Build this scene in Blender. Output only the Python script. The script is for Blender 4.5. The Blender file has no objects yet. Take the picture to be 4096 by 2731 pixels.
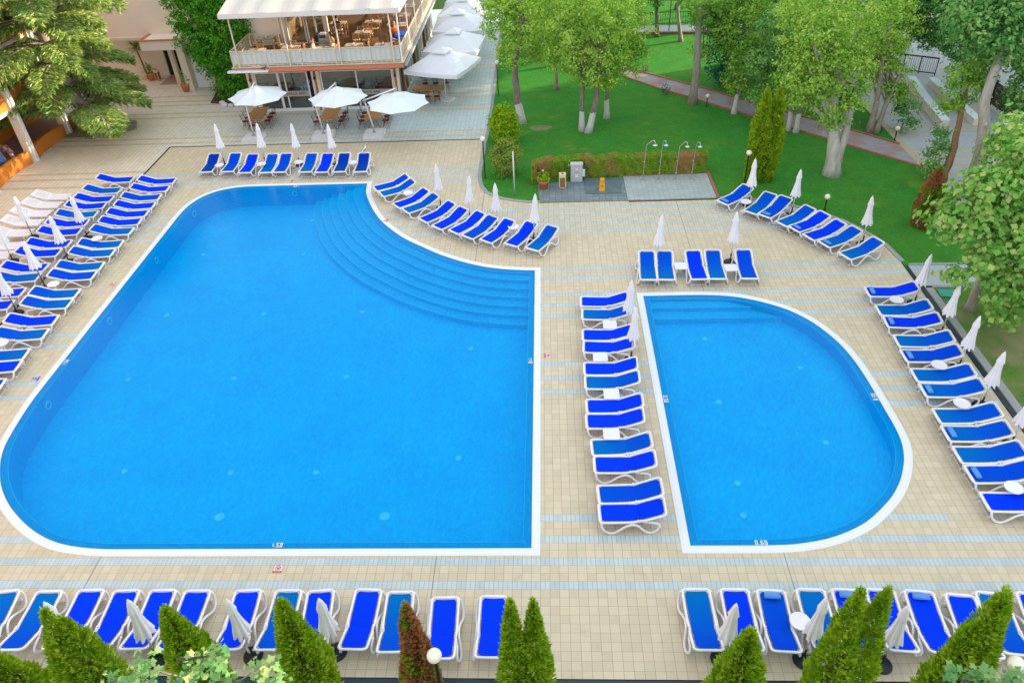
import bpy, bmesh, math, random
import numpy as np
from mathutils import Vector, Matrix, geometry
sc = bpy.context.scene
COL = sc.collection
PI = math.pi
R = math.radians
# ------------------------------------------------------------------ camera
cam = bpy.data.cameras.new("camera")
co = bpy.data.objects.new("camera", cam)
COL.objects.link(co)
cam.sensor_width = 36.0
cam.lens = 26.476
cam.clip_start = 0.1
cam.clip_end = 2000
_pit, _yaw, _rol = 0.6545042, 0.0628660, -0.0527298
_c, _s, _cp, _sp = math.cos(_yaw), math.sin(_yaw), math.cos(_pit), math.sin(_pit)
R0 = Vector((_c, _s, 0)); F0 = Vector((-_s*_cp, _c*_cp, -_sp)); U0 = Vector((-_s*_sp, _c*_sp, _cp))
_cr, _sr = math.cos(_rol), math.sin(_rol)
rt = R0*_cr + U0*_sr; up = U0*_cr - R0*_sr
CAM = Vector((0.2076, -27.8179, 17.3756))
co.matrix_world = Matrix(((rt.x, up.x, -F0.x, CAM.x), (rt.y, up.y, -F0.y, CAM.y), (rt.z, up.z, -F0.z, CAM.z), (0, 0, 0, 1)))
sc.camera = co
# ------------------------------------------------------------------ world, sun, exposure
SUN_EL, SUN_AZ = R(12.0), R(20.0)          # azimuth from +X towards +Y
w = bpy.data.worlds.new("World"); sc.world = w; w.use_nodes = True
wn = w.node_tree.nodes; wl = w.node_tree.links
bgn = wn["Background"]
sky = wn.new("ShaderNodeTexSky"); sky.sky_type = 'NISHITA'; sky.sun_disc = False
sky.sun_elevation = SUN_EL
sky.sun_rotation = PI/2 - SUN_AZ
sky.air_density = 0.8; sky.dust_density = 2.0; sky.ozone_density = 1.0
hs = wn.new("ShaderNodeHueSaturation"); hs.inputs['Saturation'].default_value = 0.55
hz = wn.new("ShaderNodeMix"); hz.data_type = 'RGBA'; hz.inputs[0].default_value = 0.6; hz.inputs[7].default_value = (3.0, 3.12, 3.2, 1)   # thin even haze over the whole sky
wl.new(sky.outputs[0], hs.inputs['Color']); wl.new(hs.outputs[0], hz.inputs[6]); wl.new(hz.outputs[2], bgn.inputs[0])
bgn.inputs[1].default_value = 0.15
sd = bpy.data.lights.new("sun", 'SUN'); sd.energy = 3.0; sd.angle = R(0.6); sd.color = (1.0, 0.80, 0.55)
so = bpy.data.objects.new("sun", sd); COL.objects.link(so)
_sv = Vector((math.cos(SUN_EL)*math.cos(SUN_AZ), math.cos(SUN_EL)*math.sin(SUN_AZ), math.sin(SUN_EL)))
so.rotation_euler = _sv.to_track_quat('Z', 'Y').to_euler(); so.location = _sv*60
sc.view_settings.view_transform = 'Standard'; sc.view_settings.look = 'None'
sc.view_settings.gamma = 1.0; sc.view_settings.exposure = 1.76
sc.cycles.use_denoising = True
sc.cycles.max_bounces = 8; sc.cycles.transparent_max_bounces = 12
# ------------------------------------------------------------------ helpers
rng = np.random.default_rng(7)
def tag(o, label=None, cat=None, group=None, kind=None):
    if label: o['label'] = label
    if cat: o['category'] = cat
    if group: o['group'] = group
    if kind: o['kind'] = kind
    return o
def empty(name, loc=(0, 0, 0), rz=0.0, label=None, cat=None, group=None):
    o = bpy.data.objects.new(name, None); COL.objects.link(o)
    o.location = loc; o.rotation_euler = (0, 0, rz); o.empty_display_size = .1
    return tag(o, label, cat, group)
class MB:
    """collects shapes, builds ONE mesh object"""
    def __init__(s): s.v = []; s.f = []; s.mi = []; s.m = 0; s.sm = []
    def add(s, vs, fs, smooth=False):
        b = len(s.v); s.v += [tuple(v) for v in vs]
        for f in fs: s.f.append(tuple(i+b for i in f)); s.mi.append(s.m); s.sm.append(smooth)
        return s
    def box(s, x0, x1, y0, y1, z0, z1, M=None):
        vs = [Vector(p) for p in ((x0,y0,z0),(x1,y0,z0),(x1,y1,z0),(x0,y1,z0),(x0,y0,z1),(x1,y0,z1),(x1,y1,z1),(x0,y1,z1))]
        if M is not None: vs = [M @ v for v in vs]
        return s.add(vs, [(3,2,1,0),(4,5,6,7),(0,1,5,4),(1,2,6,5),(2,3,7,6),(3,0,4,7)])
    def obox(s, c, sx, sy, sz, rz=0, M=None):
        m = Matrix.Translation(c) @ Matrix.Rotation(rz, 4, 'Z')
        if M is not None: m = m @ M
        return s.box(-sx/2, sx/2, -sy/2, sy/2, -sz/2, sz/2, m)
    def tube(s, pts, r, n=8, caps=True, closed=False):
        pts = [Vector(p) for p in pts]
        rr = r if isinstance(r, (list, tuple)) else [r]*len(pts)
        N = len(pts); rings = []
        t0 = (pts[1]-pts[0]).normalized()
        a = t0.orthogonal().normalized()
        for i, p in enumerate(pts):
            if closed: t = (pts[(i+1) % N]-pts[i-1])
            elif i == 0: t = pts[1]-pts[0]
            elif i == N-1: t = pts[-1]-pts[-2]
            else: t = (pts[i+1]-p).normalized()+(p-pts[i-1]).normalized()
            t.normalize(); a = (a - t*a.dot(t))
            a = a.normalized() if a.length > 1e-5 else t.orthogonal().normalized()
            b = t.cross(a)
            rings.append([p+(a*math.cos(2*PI*k/n)+b*math.sin(2*PI*k/n))*rr[i] for k in range(n)])
        vs = [v for q in rings for v in q]; fs = []
        for i in range(N if closed else N-1):
            j = (i+1) % N
            for k in range(n): fs.append((i*n+k, i*n+(k+1) % n, j*n+(k+1) % n, j*n+k))
        if caps and not closed: fs += [tuple(range(n-1, -1, -1)), tuple((N-1)*n+k for k in range(n))]
        return s.add(vs, fs, True)
    def lathe(s, prof, c=(0, 0, 0), n=20, mod=None, cap=True):
        vs = []; fs = []
        for i, (r, z) in enumerate(prof):
            for k in range(n):
                a = 2*PI*k/n; q = r*(mod(a, i) if mod else 1)
                vs.append((c[0]+q*math.cos(a), c[1]+q*math.sin(a), c[2]+z))
        for i in range(len(prof)-1):
            for k in range(n): fs.append((i*n+k, i*n+(k+1) % n, (i+1)*n+(k+1) % n, (i+1)*n+k))
        if cap: fs += [tuple(range(n-1, -1, -1)), tuple((len(prof)-1)*n+k for k in range(n))]
        return s.add(vs, fs, True)
    def ball(s, c, r, n=14, m=9, sc3=(1, 1, 1)):
        prof = [(max(math.sin(PI*i/m), .001)*r, -math.cos(PI*i/m)*r) for i in range(m+1)]
        b = len(s.v); s.lathe(prof, (0, 0, 0), n, cap=False)
        for i in range(b, len(s.v)):
            x, y, z = s.v[i]; s.v[i] = (c[0]+x*sc3[0], c[1]+y*sc3[1], c[2]+z*sc3[2])
        return s
    def slab(s, poly, z0, z1):
        n = len(poly); tr = geometry.tessellate_polygon([[Vector((x, y, 0)) for x, y in poly]])
        vs = [(x, y, z0) for x, y in poly]+[(x, y, z1) for x, y in poly]; fs = []
        ar = sum(poly[i][0]*poly[(i+1) % n][1]-poly[(i+1) % n][0]*poly[i][1] for i in range(n))
        for t in tr:
            a = poly[t[0]]; b = poly[t[1]]; c = poly[t[2]]
            ccw = (b[0]-a[0])*(c[1]-a[1])-(b[1]-a[1])*(c[0]-a[0]) > 0
            u = t if ccw else t[::-1]
            fs.append(tuple(i+n for i in u)); fs.append(tuple(u[::-1]))
        for i in range(n):
            j = (i+1) % n
            fs.append((i, j, j+n, i+n) if ar > 0 else (j, i, i+n, j+n))
        return s.add(vs, fs)
    def build(s, name, mats, parent=None, loc=None, link='DATA'):
        me = bpy.data.meshes.new(name); me.from_pydata(s.v, [], s.f)
        if not isinstance(mats, (list, tuple)): mats = [mats]
        for m in mats: me.materials.append(m)
        me.polygons.foreach_set('material_index', s.mi); me.polygons.foreach_set('use_smooth', s.sm)
        me.update()
        o = bpy.data.objects.new(name, me); COL.objects.link(o)
        if parent is not None: o.parent = parent
        if loc is not None: o.location = loc
        return o
def sheet(name, outer, holes, z, mat, kind='structure', parent=None):
    loops = [outer]+list(holes)
    tr = geometry.tessellate_polygon([[Vector((x, y, 0)) for x, y in l] for l in loops])
    P = [p for l in loops for p in l]; m = MB(); fs = []
    for t in tr:
        a, b, c = (P[i] for i in t)
        fs.append(tuple(t) if (b[0]-a[0])*(c[1]-a[1])-(b[1]-a[1])*(c[0]-a[0]) > 0 else tuple(t[::-1]))
    m.add([(x, y, z) for x, y in P], fs)
    o = m.build(name, mat, parent)
    if kind: o['kind'] = kind
    return o
def numpy_mesh(name, V, F, mat, parent=None, smooth=False):
    """V (n,3), F (m,k) all faces k-gons"""
    me = bpy.data.meshes.new(name); k = F.shape[1]
    me.vertices.add(len(V)); me.vertices.foreach_set('co', V.astype(np.float32).ravel())
    me.loops.add(F.size); me.loops.foreach_set('vertex_index', F.astype(np.int32).ravel())
    me.polygons.add(len(F)); me.polygons.foreach_set('loop_start', np.arange(0, F.size, k, dtype=np.int32))
    me.polygons.foreach_set('loop_total', np.full(len(F), k, dtype=np.int32))
    me.update(calc_edges=True); me.validate()
    for m in (mat if isinstance(mat, (list, tuple)) else [mat]): me.materials.append(m)
    o = bpy.data.objects.new(name, me); COL.objects.link(o)
    if parent is not None: o.parent = parent
    return o
def copy_tree(o, parent=None):
    c = o.copy(); COL.objects.link(c)
    if parent is not None: c.parent = parent
    for ch in list(o.children): copy_tree(ch, c)
    return c
def ordn(i): return ('first second third fourth fifth sixth seventh eighth ninth tenth eleventh twelfth thirteenth fourteenth fifteenth sixteenth seventeenth eighteenth nineteenth twentieth').split()[i]
# ------------------------------------------------------------------ materials
class NT:
    def __init__(s, name, rough=.6, spec=.3):
        s.mat = bpy.data.materials.new(name); s.mat.use_nodes = True
        s.n = s.mat.node_tree.nodes; s.l = s.mat.node_tree.links
        s.b = s.n['Principled BSDF']; s.b.inputs['Roughness'].default_value = rough
        s.b.inputs['Specular IOR Level'].default_value = spec
        s._pos = None
    def new(s, t): return s.n.new(t)
    def set(s, inp, v):
        if isinstance(v, bpy.types.NodeSocket): s.l.new(v, inp)
        elif v is not None:
            if isinstance(v, (tuple, list)) and len(v) == 3 and len(inp.default_value) == 4: v = (*v, 1)
            inp.default_value = v
    def m(s, op, a, b=None, c=None):
        n = s.new('ShaderNodeMath'); n.operation = op
        s.set(n.inputs[0], a); s.set(n.inputs[1], b); s.set(n.inputs[2], c)
        return n.outputs[0]
    def pos(s, obj=False):
        if obj: return s.new('ShaderNodeTexCoord').outputs['Object']
        return s.new('ShaderNodeNewGeometry').outputs['Position']
    def xyz(s, v=None):
        n = s.new('ShaderNodeSeparateXYZ'); s.set(n.inputs[0], v if v is not None else s.pos()); return n.outputs
    def noise(s, scale, detail=3, vec=None, rough=.5, w=None):
        n = s.new('ShaderNodeTexNoise'); n.inputs['Scale'].default_value = scale; n.inputs['Detail'].default_value = detail
        n.inputs['Roughness'].default_value = rough
        s.set(n.inputs['Vector'], vec if vec is not None else s.pos()); return n.outputs[0]
    def scalev(s, v, sx, sy, sz):
        n = s.new('ShaderNodeMapping'); s.set(n.inputs[0], v); n.inputs['Scale'].default_value = (sx, sy, sz); return n.outputs[0]
    def mix(s, f, a, b, t='MIX'):
        n = s.new('ShaderNodeMix'); n.data_type = 'RGBA'; n.blend_type = t
        s.set(n.inputs[0], f); s.set(n.inputs[6], a); s.set(n.inputs[7], b); return n.outputs[2]
    def ramp(s, f, stops):
        n = s.new('ShaderNodeValToRGB'); s.set(n.inputs[0], f); e = n.color_ramp.elements
        while len(e) < len(stops): e.new(0.5)
        for k, (p, c) in enumerate(stops):
            e[k].position = p; e[k].color = (*c, 1) if len(c) == 3 else c
        return n.outputs[0]
    def rr(s, f, a, b, c=0., d=1.):
        n = s.new('ShaderNodeMapRange'); s.set(n.inputs[0], f)
        for i, q in enumerate((a, b, c, d)): n.inputs[i+1].default_value = q
        return n.outputs[0]
    def col(s, c): s.set(s.b.inputs['Base Color'], c); return s
    def bump(s, h, strength=.3, dist=.02):
        n = s.new('ShaderNodeBump'); n.inputs['Strength'].default_value = strength; n.inputs['Distance'].default_value = dist
        s.set(n.inputs['Height'], h); s.l.new(n.outputs[0], s.b.inputs['Normal']); return s
def plain(name, c, rough=.6, spec=.3, var=.12, scale=3.0, metal=0, bump=0):
    t = NT(name, rough, spec); f = t.noise(scale, 4)
    t.col(t.mix(f, tuple(x*(1-var) for x in c), tuple(min(1, x*(1+var)) for x in c)))
    t.b.inputs['Metallic'].default_value = metal
    if bump: t.bump(t.noise(scale*8, 3), bump, .01)
    return t.mat
T = 0.25
def stripes_mask(t, n, lst):
    out = None
    for s_ in lst:
        q = t.m('COMPARE', n, s_+.5, .5)
        out = q if out is None else t.m('MAXIMUM', out, q)
    return out
def deck_material():
    t = NT('deck_tiles', .55, .35)
    X, Y, Z = t.xyz()
    n = t.m('DIVIDE', Y, -T); m = t.m('DIVIDE', X, T)
    common = [-42,-39,-36,-22,-19,-16,-13]
    mid = [0,3,8,11,14,26,29,32,54,57,60,63]
    mk = stripes_mask(t, n, common+[57,60,63])
    inmid = t.m('MULTIPLY', t.m('GREATER_THAN', X, -9.0), t.m('LESS_THAN', X, 11.4))
    mk = t.m('MAXIMUM', mk, t.m('MULTIPLY', inmid, stripes_mask(t, n, [26,54])))
    notl = t.m('GREATER_THAN', X, -9.0)
    mk = t.m('MAXIMUM', mk, t.m('MULTIPLY', notl, stripes_mask(t, n, [0,3,8,11,14,29,32])))
    right = t.m('GREATER_THAN', X, 11.0)
    mk = t.m('MAXIMUM', mk, t.m('MULTIPLY', right, stripes_mask(t, n, [35])))
    left = t.m('LESS_THAN', X, -18.0)
    mk = t.m('MAXIMUM', mk, t.m('MULTIPLY', left, stripes_mask(t, n, [17,20,29,32])))
    # zones: upper plaza (beyond the drain) and left strip (beyond the diagonal drain)
    plaza = t.m('GREATER_THAN', Y, 14.35)
    lft = t.m('LESS_THAN', X, -22.35)
    up2 = t.m('MULTIPLY', lft, t.m('GREATER_THAN', Y, -3.0))
    zone = t.m('MAXIMUM', plaza, up2)
    smask = stripes_mask(t, n, [-44,-41,-37,-60,-63,-77,-80,-86,-89,-93,-109,-112,-118,-121,-135,-138])
    # tile jitter
    sh = t.m('MULTIPLY', t.m('GREATER_THAN', n, 58), .5)
    mo = t.m('ADD', m, sh)
    cx = t.m('FLOOR', mo); cy = t.m('FLOOR', n)
    cv = t.new('ShaderNodeCombineXYZ'); t.set(cv.inputs[0], cx); t.set(cv.inputs[1], cy)
    wnz = t.new('ShaderNodeTexWhiteNoise'); t.set(wnz.inputs['Vector'], cv.outputs[0]); rnd = wnz.outputs['Value']
    beige = t.mix(rnd, (.575, .50, .35), (.65, .57, .41))
    blue = t.mix(rnd, (.42, .54, .58), (.51, .62, .65))
    pl_b = t.mix(rnd, (.46, .60, .64), (.53, .66, .69))
    pl_y = t.mix(rnd, (.58, .50, .34), (.66, .57, .40))
    lf_b = t.mix(rnd, (.74, .67, .53), (.81, .74, .60))
    # plaza goes greener-grey to the right, beige to the left
    pb = t.mix(t.rr(X, -24, -12), lf_b, pl_b)
    a = t.mix(mk, beige, blue)
    b = t.mix(smask, pb, pl_y)
    c = t.mix(zone, a, b)
    # stains
    big = t.noise(.35, 4); c = t.mix(t.rr(big, .35, .75, 0, .35), c, t.mix(.5, c, (.50, .43, .32)))
    st = t.noise(1.7, 5, rough=.6); c = t.mix(t.rr(st, .60, .80, 0, .5), c, (.34, .25, .15))
    sp = t.noise(6.5, 3, rough=.7); c = t.mix(t.rr(sp, .66, .78, 0, .35), c, (.30, .24, .17))
    # grout
    fx = t.m('ABSOLUTE', t.m('SUBTRACT', t.m('FRACT', mo), .5)); fy = t.m('ABSOLUTE', t.m('SUBTRACT', t.m('FRACT', n), .5))
    fx2 = t.m('ABSOLUTE', t.m('SUBTRACT', t.m('FRACT', t.m('MULTIPLY', mo, 2)), .5))
    gx = t.m('GREATER_THAN', fx, .5-.024); gy = t.m('GREATER_THAN', fy, .5-.020)
    gx2 = t.m('MULTIPLY', t.m('GREATER_THAN', fx2, .5-.045), t.m('MULTIPLY', mk, t.m('SUBTRACT', 1, zone)))
    g = t.m('MAXIMUM', t.m('MAXIMUM', gx, gx2), t.m('MULTIPLY', gy, .8))
    # a few wide movement joints
    jn = None
    for xj in (-12.6, -3.02, 6.5, 16.0):
        q = t.m('COMPARE', X, xj, .012); jn = q if jn is None else t.m('MAXIMUM', jn, q)
    gcol = t.mix(t.noise(.9, 3), (.20, .16, .11), (.27, .27, .23))
    c = t.mix(t.m('MULTIPLY', g, .75), c, gcol)
    c = t.mix(t.m('MULTIPLY', jn, .8), c, (.10, .18, .20))
    t.col(c)
    t.bump(t.m('SUBTRACT', 1, g), .25, .004)
    return t.mat
M = {}
M['deck'] = deck_material()
M['white'] = plain('white_plastic', (.80, .81, .83), .35, .4, .04)
M['white_bare'] = plain('bare_white_plastic', (.80, .85, .93), .5, .3, .04)
M['white_old'] = plain('matt_white_plastic', (.74, .76, .78), .5, .3, .08)
def fabric(name, foot, head, sheen=True):
    t = NT(name, .85, .05)
    o = t.xyz(t.pos(True))
    f = t.rr(o[0], .1, 1.5)
    f2 = t.m('ADD', f, t.m('MULTIPLY', t.m('SUBTRACT', t.noise(2.2, 3), .5), .35))
    c = t.mix(f2, foot, head)
    w_ = t.new('ShaderNodeTexWave'); w_.inputs['Scale'].default_value = 60; t.set(w_.inputs['Vector'], t.pos(True))
    c = t.mix(t.m('MULTIPLY', w_.outputs[1], .12), c, t.mix(.5, c, (0, 0, .1)))
    t.col(c); return t.mat
M['fb'] = fabric('bright_blue_mesh_fabric', (.0, .042, .84), (.0, .036, .80))
M['fm'] = fabric('medium_blue_mesh_fabric', (.0, .08, .62), (.0, .06, .66))
M['ft'] = fabric('faded_blue_mesh_fabric', (.0, .15, .50), (.0, .075, .62))
M['fd'] = fabric('deep_blue_mesh_fabric', (.004, .065, .36), (.0, .035, .42))
M['towel'] = plain('pale_blue_towel', (.10, .32, .78), .9, .1, .15, 14, bump=.4)
M['canvas'] = plain('white_canvas', (.86, .86, .86), .85, .1, .05, 5)
M['canvas_b'] = plain('pale_canvas', (.72, .82, .86), .8, .15, .05, 2)
M['black'] = plain('black_metal', (.018, .02, .022), .45, .4)
M['base'] = plain('dark_rubber_base', (.012, .022, .03), .5, .4)
M['chrome'] = plain('brushed_steel', (.62, .64, .66), .28, .6, .05, metal=.9)
M['greymetal'] = plain('grey_painted_metal', (.30, .36, .40), .45, .4)
M['cream'] = plain('cream_render', (.76, .68, .56), .85, .1, .08, 1.2, bump=.1)
M['pink'] = plain('pale_pink_render', (.90, .83, .72), .88, .1, .07, 1.0, bump=.12)
M['orange'] = plain('orange_render', (.70, .24, .045), .85, .1, .10, 1.5, bump=.1)
M['terracotta_band'] = plain('terracotta_band', (.60, .22, .13), .7, .2, .08)
M['wood'] = plain('warm_wood', (.46, .25, .10), .5, .3, .25, 9)
M['wood_d'] = plain('orange_brown_timber', (.36, .15, .05), .55, .3, .2, 6)
M['floorwood'] = plain('terrace_floor', (.22, .135, .08), .5, .3, .15, 3)
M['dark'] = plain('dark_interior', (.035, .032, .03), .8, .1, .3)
M['cream_metal'] = plain('cream_painted_metal', (.66, .60, .48), .5, .3, .05)
M['white_frame'] = plain('white_window_frame', (.80, .82, .84), .4, .4, .03)
M['stone'] = plain('grey_kerb_stone', (.33, .35, .34), .85, .1, .25, 6, bump=.3)
M['concrete'] = plain('pale_concrete', (.66, .68, .70), .85, .1, .14, 3, bump=.25)
M['red'] = plain('dark_red_cushion', (.25, .02, .03), .7, .2, .2)
M['globe'] = plain('opal_globe', (.84, .82, .66), .25, .5, .03)
M['terracotta'] = plain('terracotta_pot', (.62, .24, .12), .8, .1, .15, 6)
M['rock'] = plain('boulder_stone', (.42, .33, .25), .9, .1, .3, 3, bump=.6)
M['soil'] = plain('planting_soil', (.10, .075, .05), .95, .05, .4, 5, bump=.6)
M['yellow'] = plain('yellow_sign_plastic', (.85, .42, .02), .4, .4, .05)
M['drain'] = plain('dark_drain_grating', (.012, .03, .04), .5, .4, .4, 40)
def drain_mat():
    t = NT('slotted_drain_grating', .5, .4); X, Y, Z = t.xyz()
    q = t.m('GREATER_THAN', t.m('FRACT', t.m('MULTIPLY', t.m('ADD', X, Y), 18)), .5)
    t.col(t.mix(q, (.006, .015, .022), (.03, .085, .12))); return t.mat
M['drain2'] = drain_mat()
def glass():
    m = bpy.data.materials.new('window_glass'); m.use_nodes = True; n = m.node_tree.nodes; l = m.node_tree.links
    n.remove(n['Principled BSDF']); o = n['Material Output']
    tr = n.new('ShaderNodeBsdfTransparent'); tr.inputs[0].default_value = (.74, .86, .88, 1)
    gl = n.new('ShaderNodeBsdfGlossy'); gl.inputs['Roughness'].default_value = .02
    fr = n.new('ShaderNodeFresnel'); fr.inputs[0].default_value = 2.1
    mx = n.new('ShaderNodeMixShader'); l.new(fr.outputs[0], mx.inputs[0]); l.new(tr.outputs[0], mx.inputs[1]); l.new(gl.outputs[0], mx.inputs[2])
    l.new(mx.outputs[0], o.inputs[0]); return m
M['glass'] = glass()
def water():
    m = bpy.data.materials.new('pool_water'); m.use_nodes = True; n = m.node_tree.nodes; l = m.node_tree.links
    n.remove(n['Principled BSDF']); o = n['Material Output']
    tr = n.new('ShaderNodeBsdfTransparent'); tr.inputs[0].default_value = (.42, .96, 1.0, 1)
    gl = n.new('ShaderNodeBsdfGlossy'); gl.inputs['Roughness'].default_value = .06
    fr = n.new('ShaderNodeFresnel'); fr.inputs[0].default_value = 1.16
    bp = n.new('ShaderNodeBump'); bp.inputs['Strength'].default_value = .35; bp.inputs['Distance'].default_value = .02
    ge = n.new('ShaderNodeNewGeometry'); mp = n.new('ShaderNodeMapping'); mp.inputs['Scale'].default_value = (1.0, 1.6, 1); mp.inputs['Rotation'].default_value = (0, 0, .7)
    nz = n.new('ShaderNodeTexNoise'); nz.inputs['Scale'].default_value = 5.5; nz.inputs['Detail'].default_value = 4
    l.new(ge.outputs['Position'], mp.inputs[0]); l.new(mp.outputs[0], nz.inputs['Vector']); l.new(nz.outputs[0], bp.inputs['Height'])
    l.new(bp.outputs[0], gl.inputs['Normal']); l.new(bp.outputs[0], fr.inputs['Normal'])
    df = n.new('ShaderNodeBsdfDiffuse'); mp2 = n.new('ShaderNodeMapping'); mp2.inputs['Scale'].default_value = (1.5, .8, 1); mp2.inputs['Rotation'].default_value = (0, 0, .6); l.new(ge.outputs['Position'], mp2.inputs[0])
    n2 = n.new('ShaderNodeTexNoise'); n2.inputs['Scale'].default_value = 13; n2.inputs['Detail'].default_value = 3; n2.inputs['Roughness'].default_value = .75; l.new(mp2.outputs[0], n2.inputs['Vector'])
    cr = n.new('ShaderNodeValToRGB'); cr.color_ramp.elements[0].position = .42; cr.color_ramp.elements[0].color = (0, .26, .80, 1); cr.color_ramp.elements[1].position = .58; cr.color_ramp.elements[1].color = (0, .50, 1, 1); l.new(n2.outputs[0], cr.inputs[0]); l.new(cr.outputs[0], df.inputs[0])  # light and dark ripple streaks painted into the diffuse colour
    m0 = n.new('ShaderNodeMixShader'); m0.inputs[0].default_value = .34; l.new(tr.outputs[0], m0.inputs[1]); l.new(df.outputs[0], m0.inputs[2])
    mx = n.new('ShaderNodeMixShader'); l.new(fr.outputs[0], mx.inputs[0]); l.new(m0.outputs[0], mx.inputs[1]); l.new(gl.outputs[0], mx.inputs[2])
    l.new(mx.outputs[0], o.inputs[0]); return m
M['water'] = water()
def mosaic(name, c1, c2, band=False):
    t = NT(name, .3, .4)
    p = t.pos()
    cell = t.new('ShaderNodeTexVoronoi'); cell.inputs['Scale'].default_value = 14; t.set(cell.inputs['Vector'], t.scalev(p, 1.0, .75, 1))
    rp = t.new('ShaderNodeVectorRotate'); t.set(rp.inputs[0], p); rp.inputs['Angle'].default_value = .6
    a = t.noise(7.0, 4, t.scalev(rp.outputs[0], 1.7, .8, 1), .7)
    big = t.noise(.55, 4)
    f = t.m('ADD', t.m('MULTIPLY', t.rr(a, .35, .65), .6), t.m('MULTIPLY', cell.outputs['Distance'], .5))
    f = t.m('ADD', f, t.m('MULTIPLY', t.m('SUBTRACT', big, .5), .9))
    c = t.mix(f, c1, c2)
    if band:
        X, Y, Z = t.xyz(); g = t.m('MAXIMUM', t.m('GREATER_THAN', t.m('FRACT', t.m('MULTIPLY', X, 20)), .86), t.m('GREATER_THAN', t.m('FRACT', t.m('MULTIPLY', Y, 20)), .86))
        c = t.mix(t.m('MULTIPLY', g, .35), c, (.02, .45, .75))
    t.col(c); return t.mat
M['pool_floor'] = mosaic('pool_floor_mosaic', (.0, .38, .90), (.0, .66, 1.0))
M['pool_wall'] = mosaic('pool_wall_mosaic', (.0, .27, .74), (.0, .38, .88))
M['pool_step'] = mosaic('pool_step_mosaic', (.0, .36, .78), (.0, .60, .95))
M['pool_band'] = mosaic('pool_rim_mosaic', (.0, .26, .62), (.0, .33, .72), True)
M['nosing'] = plain('light_step_nosing', (.05, .70, .95), .5, .3, .1)
M['teal'] = plain('light_teal_fitting', (.55, .98, 1.0), .4, .4, .05)
def gutter():
    t = NT('white_gutter_grating', .5, .3)
    uv = t.new('ShaderNodeUVMap').outputs[0]; U, V, _ = t.xyz(uv)
    q = t.m('GREATER_THAN', t.m('FRACT', t.m('MULTIPLY', U, 28)), .72)
    r_ = t.m('GREATER_THAN', t.m('ABSOLUTE', t.m('SUBTRACT', V, .5)), .07)
    c = t.mix(t.m('MULTIPLY', t.m('MULTIPLY', q, r_), .5), (.80, .83, .84), (.38, .50, .56))
    t.col(c); return t.mat
M['gutter'] = gutter()
def lawn(name, c1, c2, c3, worn=.6):
    t = NT(name, .9, .1)
    a = t.noise(.45, 5, rough=.6); b = t.noise(9, 4, rough=.7); d = t.noise(60, 2)
    c = t.mix(t.rr(b, .3, .7), c1, c2)
    c = t.mix(t.rr(t.noise(.22, 3), .42, .62, 0, .5), c, t.mix(.5, c, (.16, .30, .03)))
    c = t.mix(t.rr(t.noise(3.2, 4, rough=.7), .55, .75, 0, .55), c, t.mix(.5, c, (.24, .34, .08)))
    c = t.mix(t.rr(a, worn, worn+.18, 0, .8), c, c3)
    c = t.mix(t.rr(t.noise(1.1, 4, rough=.65), .35, .7, 0, .55), c, t.mix(.42, c, (0, .06, .01)))
    c = t.mix(t.rr(d, .35, .7, 0, .5), c, t.mix(.5, c, (.01, .03, .004)))
    t.col(c); t.bump(t.m('ADD', b, t.m('MULTIPLY', d, .7)), .9, .06); return t.mat
M['lawn'] = lawn('lawn_grass', (.030, .25, .030), (.085, .39, .050), (.26, .42, .06))
M['lawn_dry'] = lawn('worn_lawn', (.08, .26, .03), (.17, .32, .06), (.38, .33, .18), .42)
def path_mat():
    t = NT('red_grey_paving', .8, .2); X, Y, Z = t.xyz()
    u = t.m('ADD', t.m('MULTIPLY', X, .68), t.m('MULTIPLY', Y, -.73))
    f = t.rr(t.m('ADD', t.m('MULTIPLY', t.m('SINE', t.m('MULTIPLY', u, 3.1)), .35), t.m('MULTIPLY', t.m('SUBTRACT', t.noise(1.3, 4), .5), 3.2)), -.3, .5)
    c = t.mix(f, (.36, .36, .40), (.38, .25, .24))
    c = t.mix(t.rr(t.noise(14, 3), .3, .7, 0, .4), c, (.20, .18, .18))
    t.col(c); t.bump(t.noise(20, 2), .3, .01); return t.mat
M['path'] = path_mat()
M['redkerb'] = plain('red_kerb', (.34, .15, .10), .85, .1, .2, 6)
def slab_mat(name, c1, c2, size, rot=0., grout=(.20, .22, .22)):
    t = NT(name, .6, .3)
    rp = t.new('ShaderNodeVectorRotate'); t.set(rp.inputs[0], t.pos()); rp.inputs['Angle'].default_value = rot
    X, Y, Z = t.xyz(rp.outputs[0]); m = t.m('DIVIDE', X, size); n = t.m('DIVIDE', Y, size)
    cv = t.new('ShaderNodeCombineXYZ'); t.set(cv.inputs[0], t.m('FLOOR', m)); t.set(cv.inputs[1], t.m('FLOOR', n))
    wnz = t.new('ShaderNodeTexWhiteNoise'); t.set(wnz.inputs['Vector'], cv.outputs[0])
    c = t.mix(wnz.outputs['Value'], c1, c2)
    g = t.m('MAXIMUM', t.m('GREATER_THAN', t.m('FRACT', m), .95), t.m('GREATER_THAN', t.m('FRACT', n), .95))
    c = t.mix(t.m('MULTIPLY', g, .8), c, grout)
    c = t.mix(t.rr(t.noise(1.4, 4), .45, .8, 0, .4), c, t.mix(.5, c, (.12, .12, .12)))
    t.col(c); return t.mat
M['slabs'] = slab_mat('grey_slabs', (.17, .22, .24), (.23, .28, .30), .31, grout=(.07, .09, .10))
M['shower_floor'] = slab_mat('shower_floor_tiles', (.36, .43, .42), (.42, .48, .47), .25)
M['prom'] = None
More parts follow.
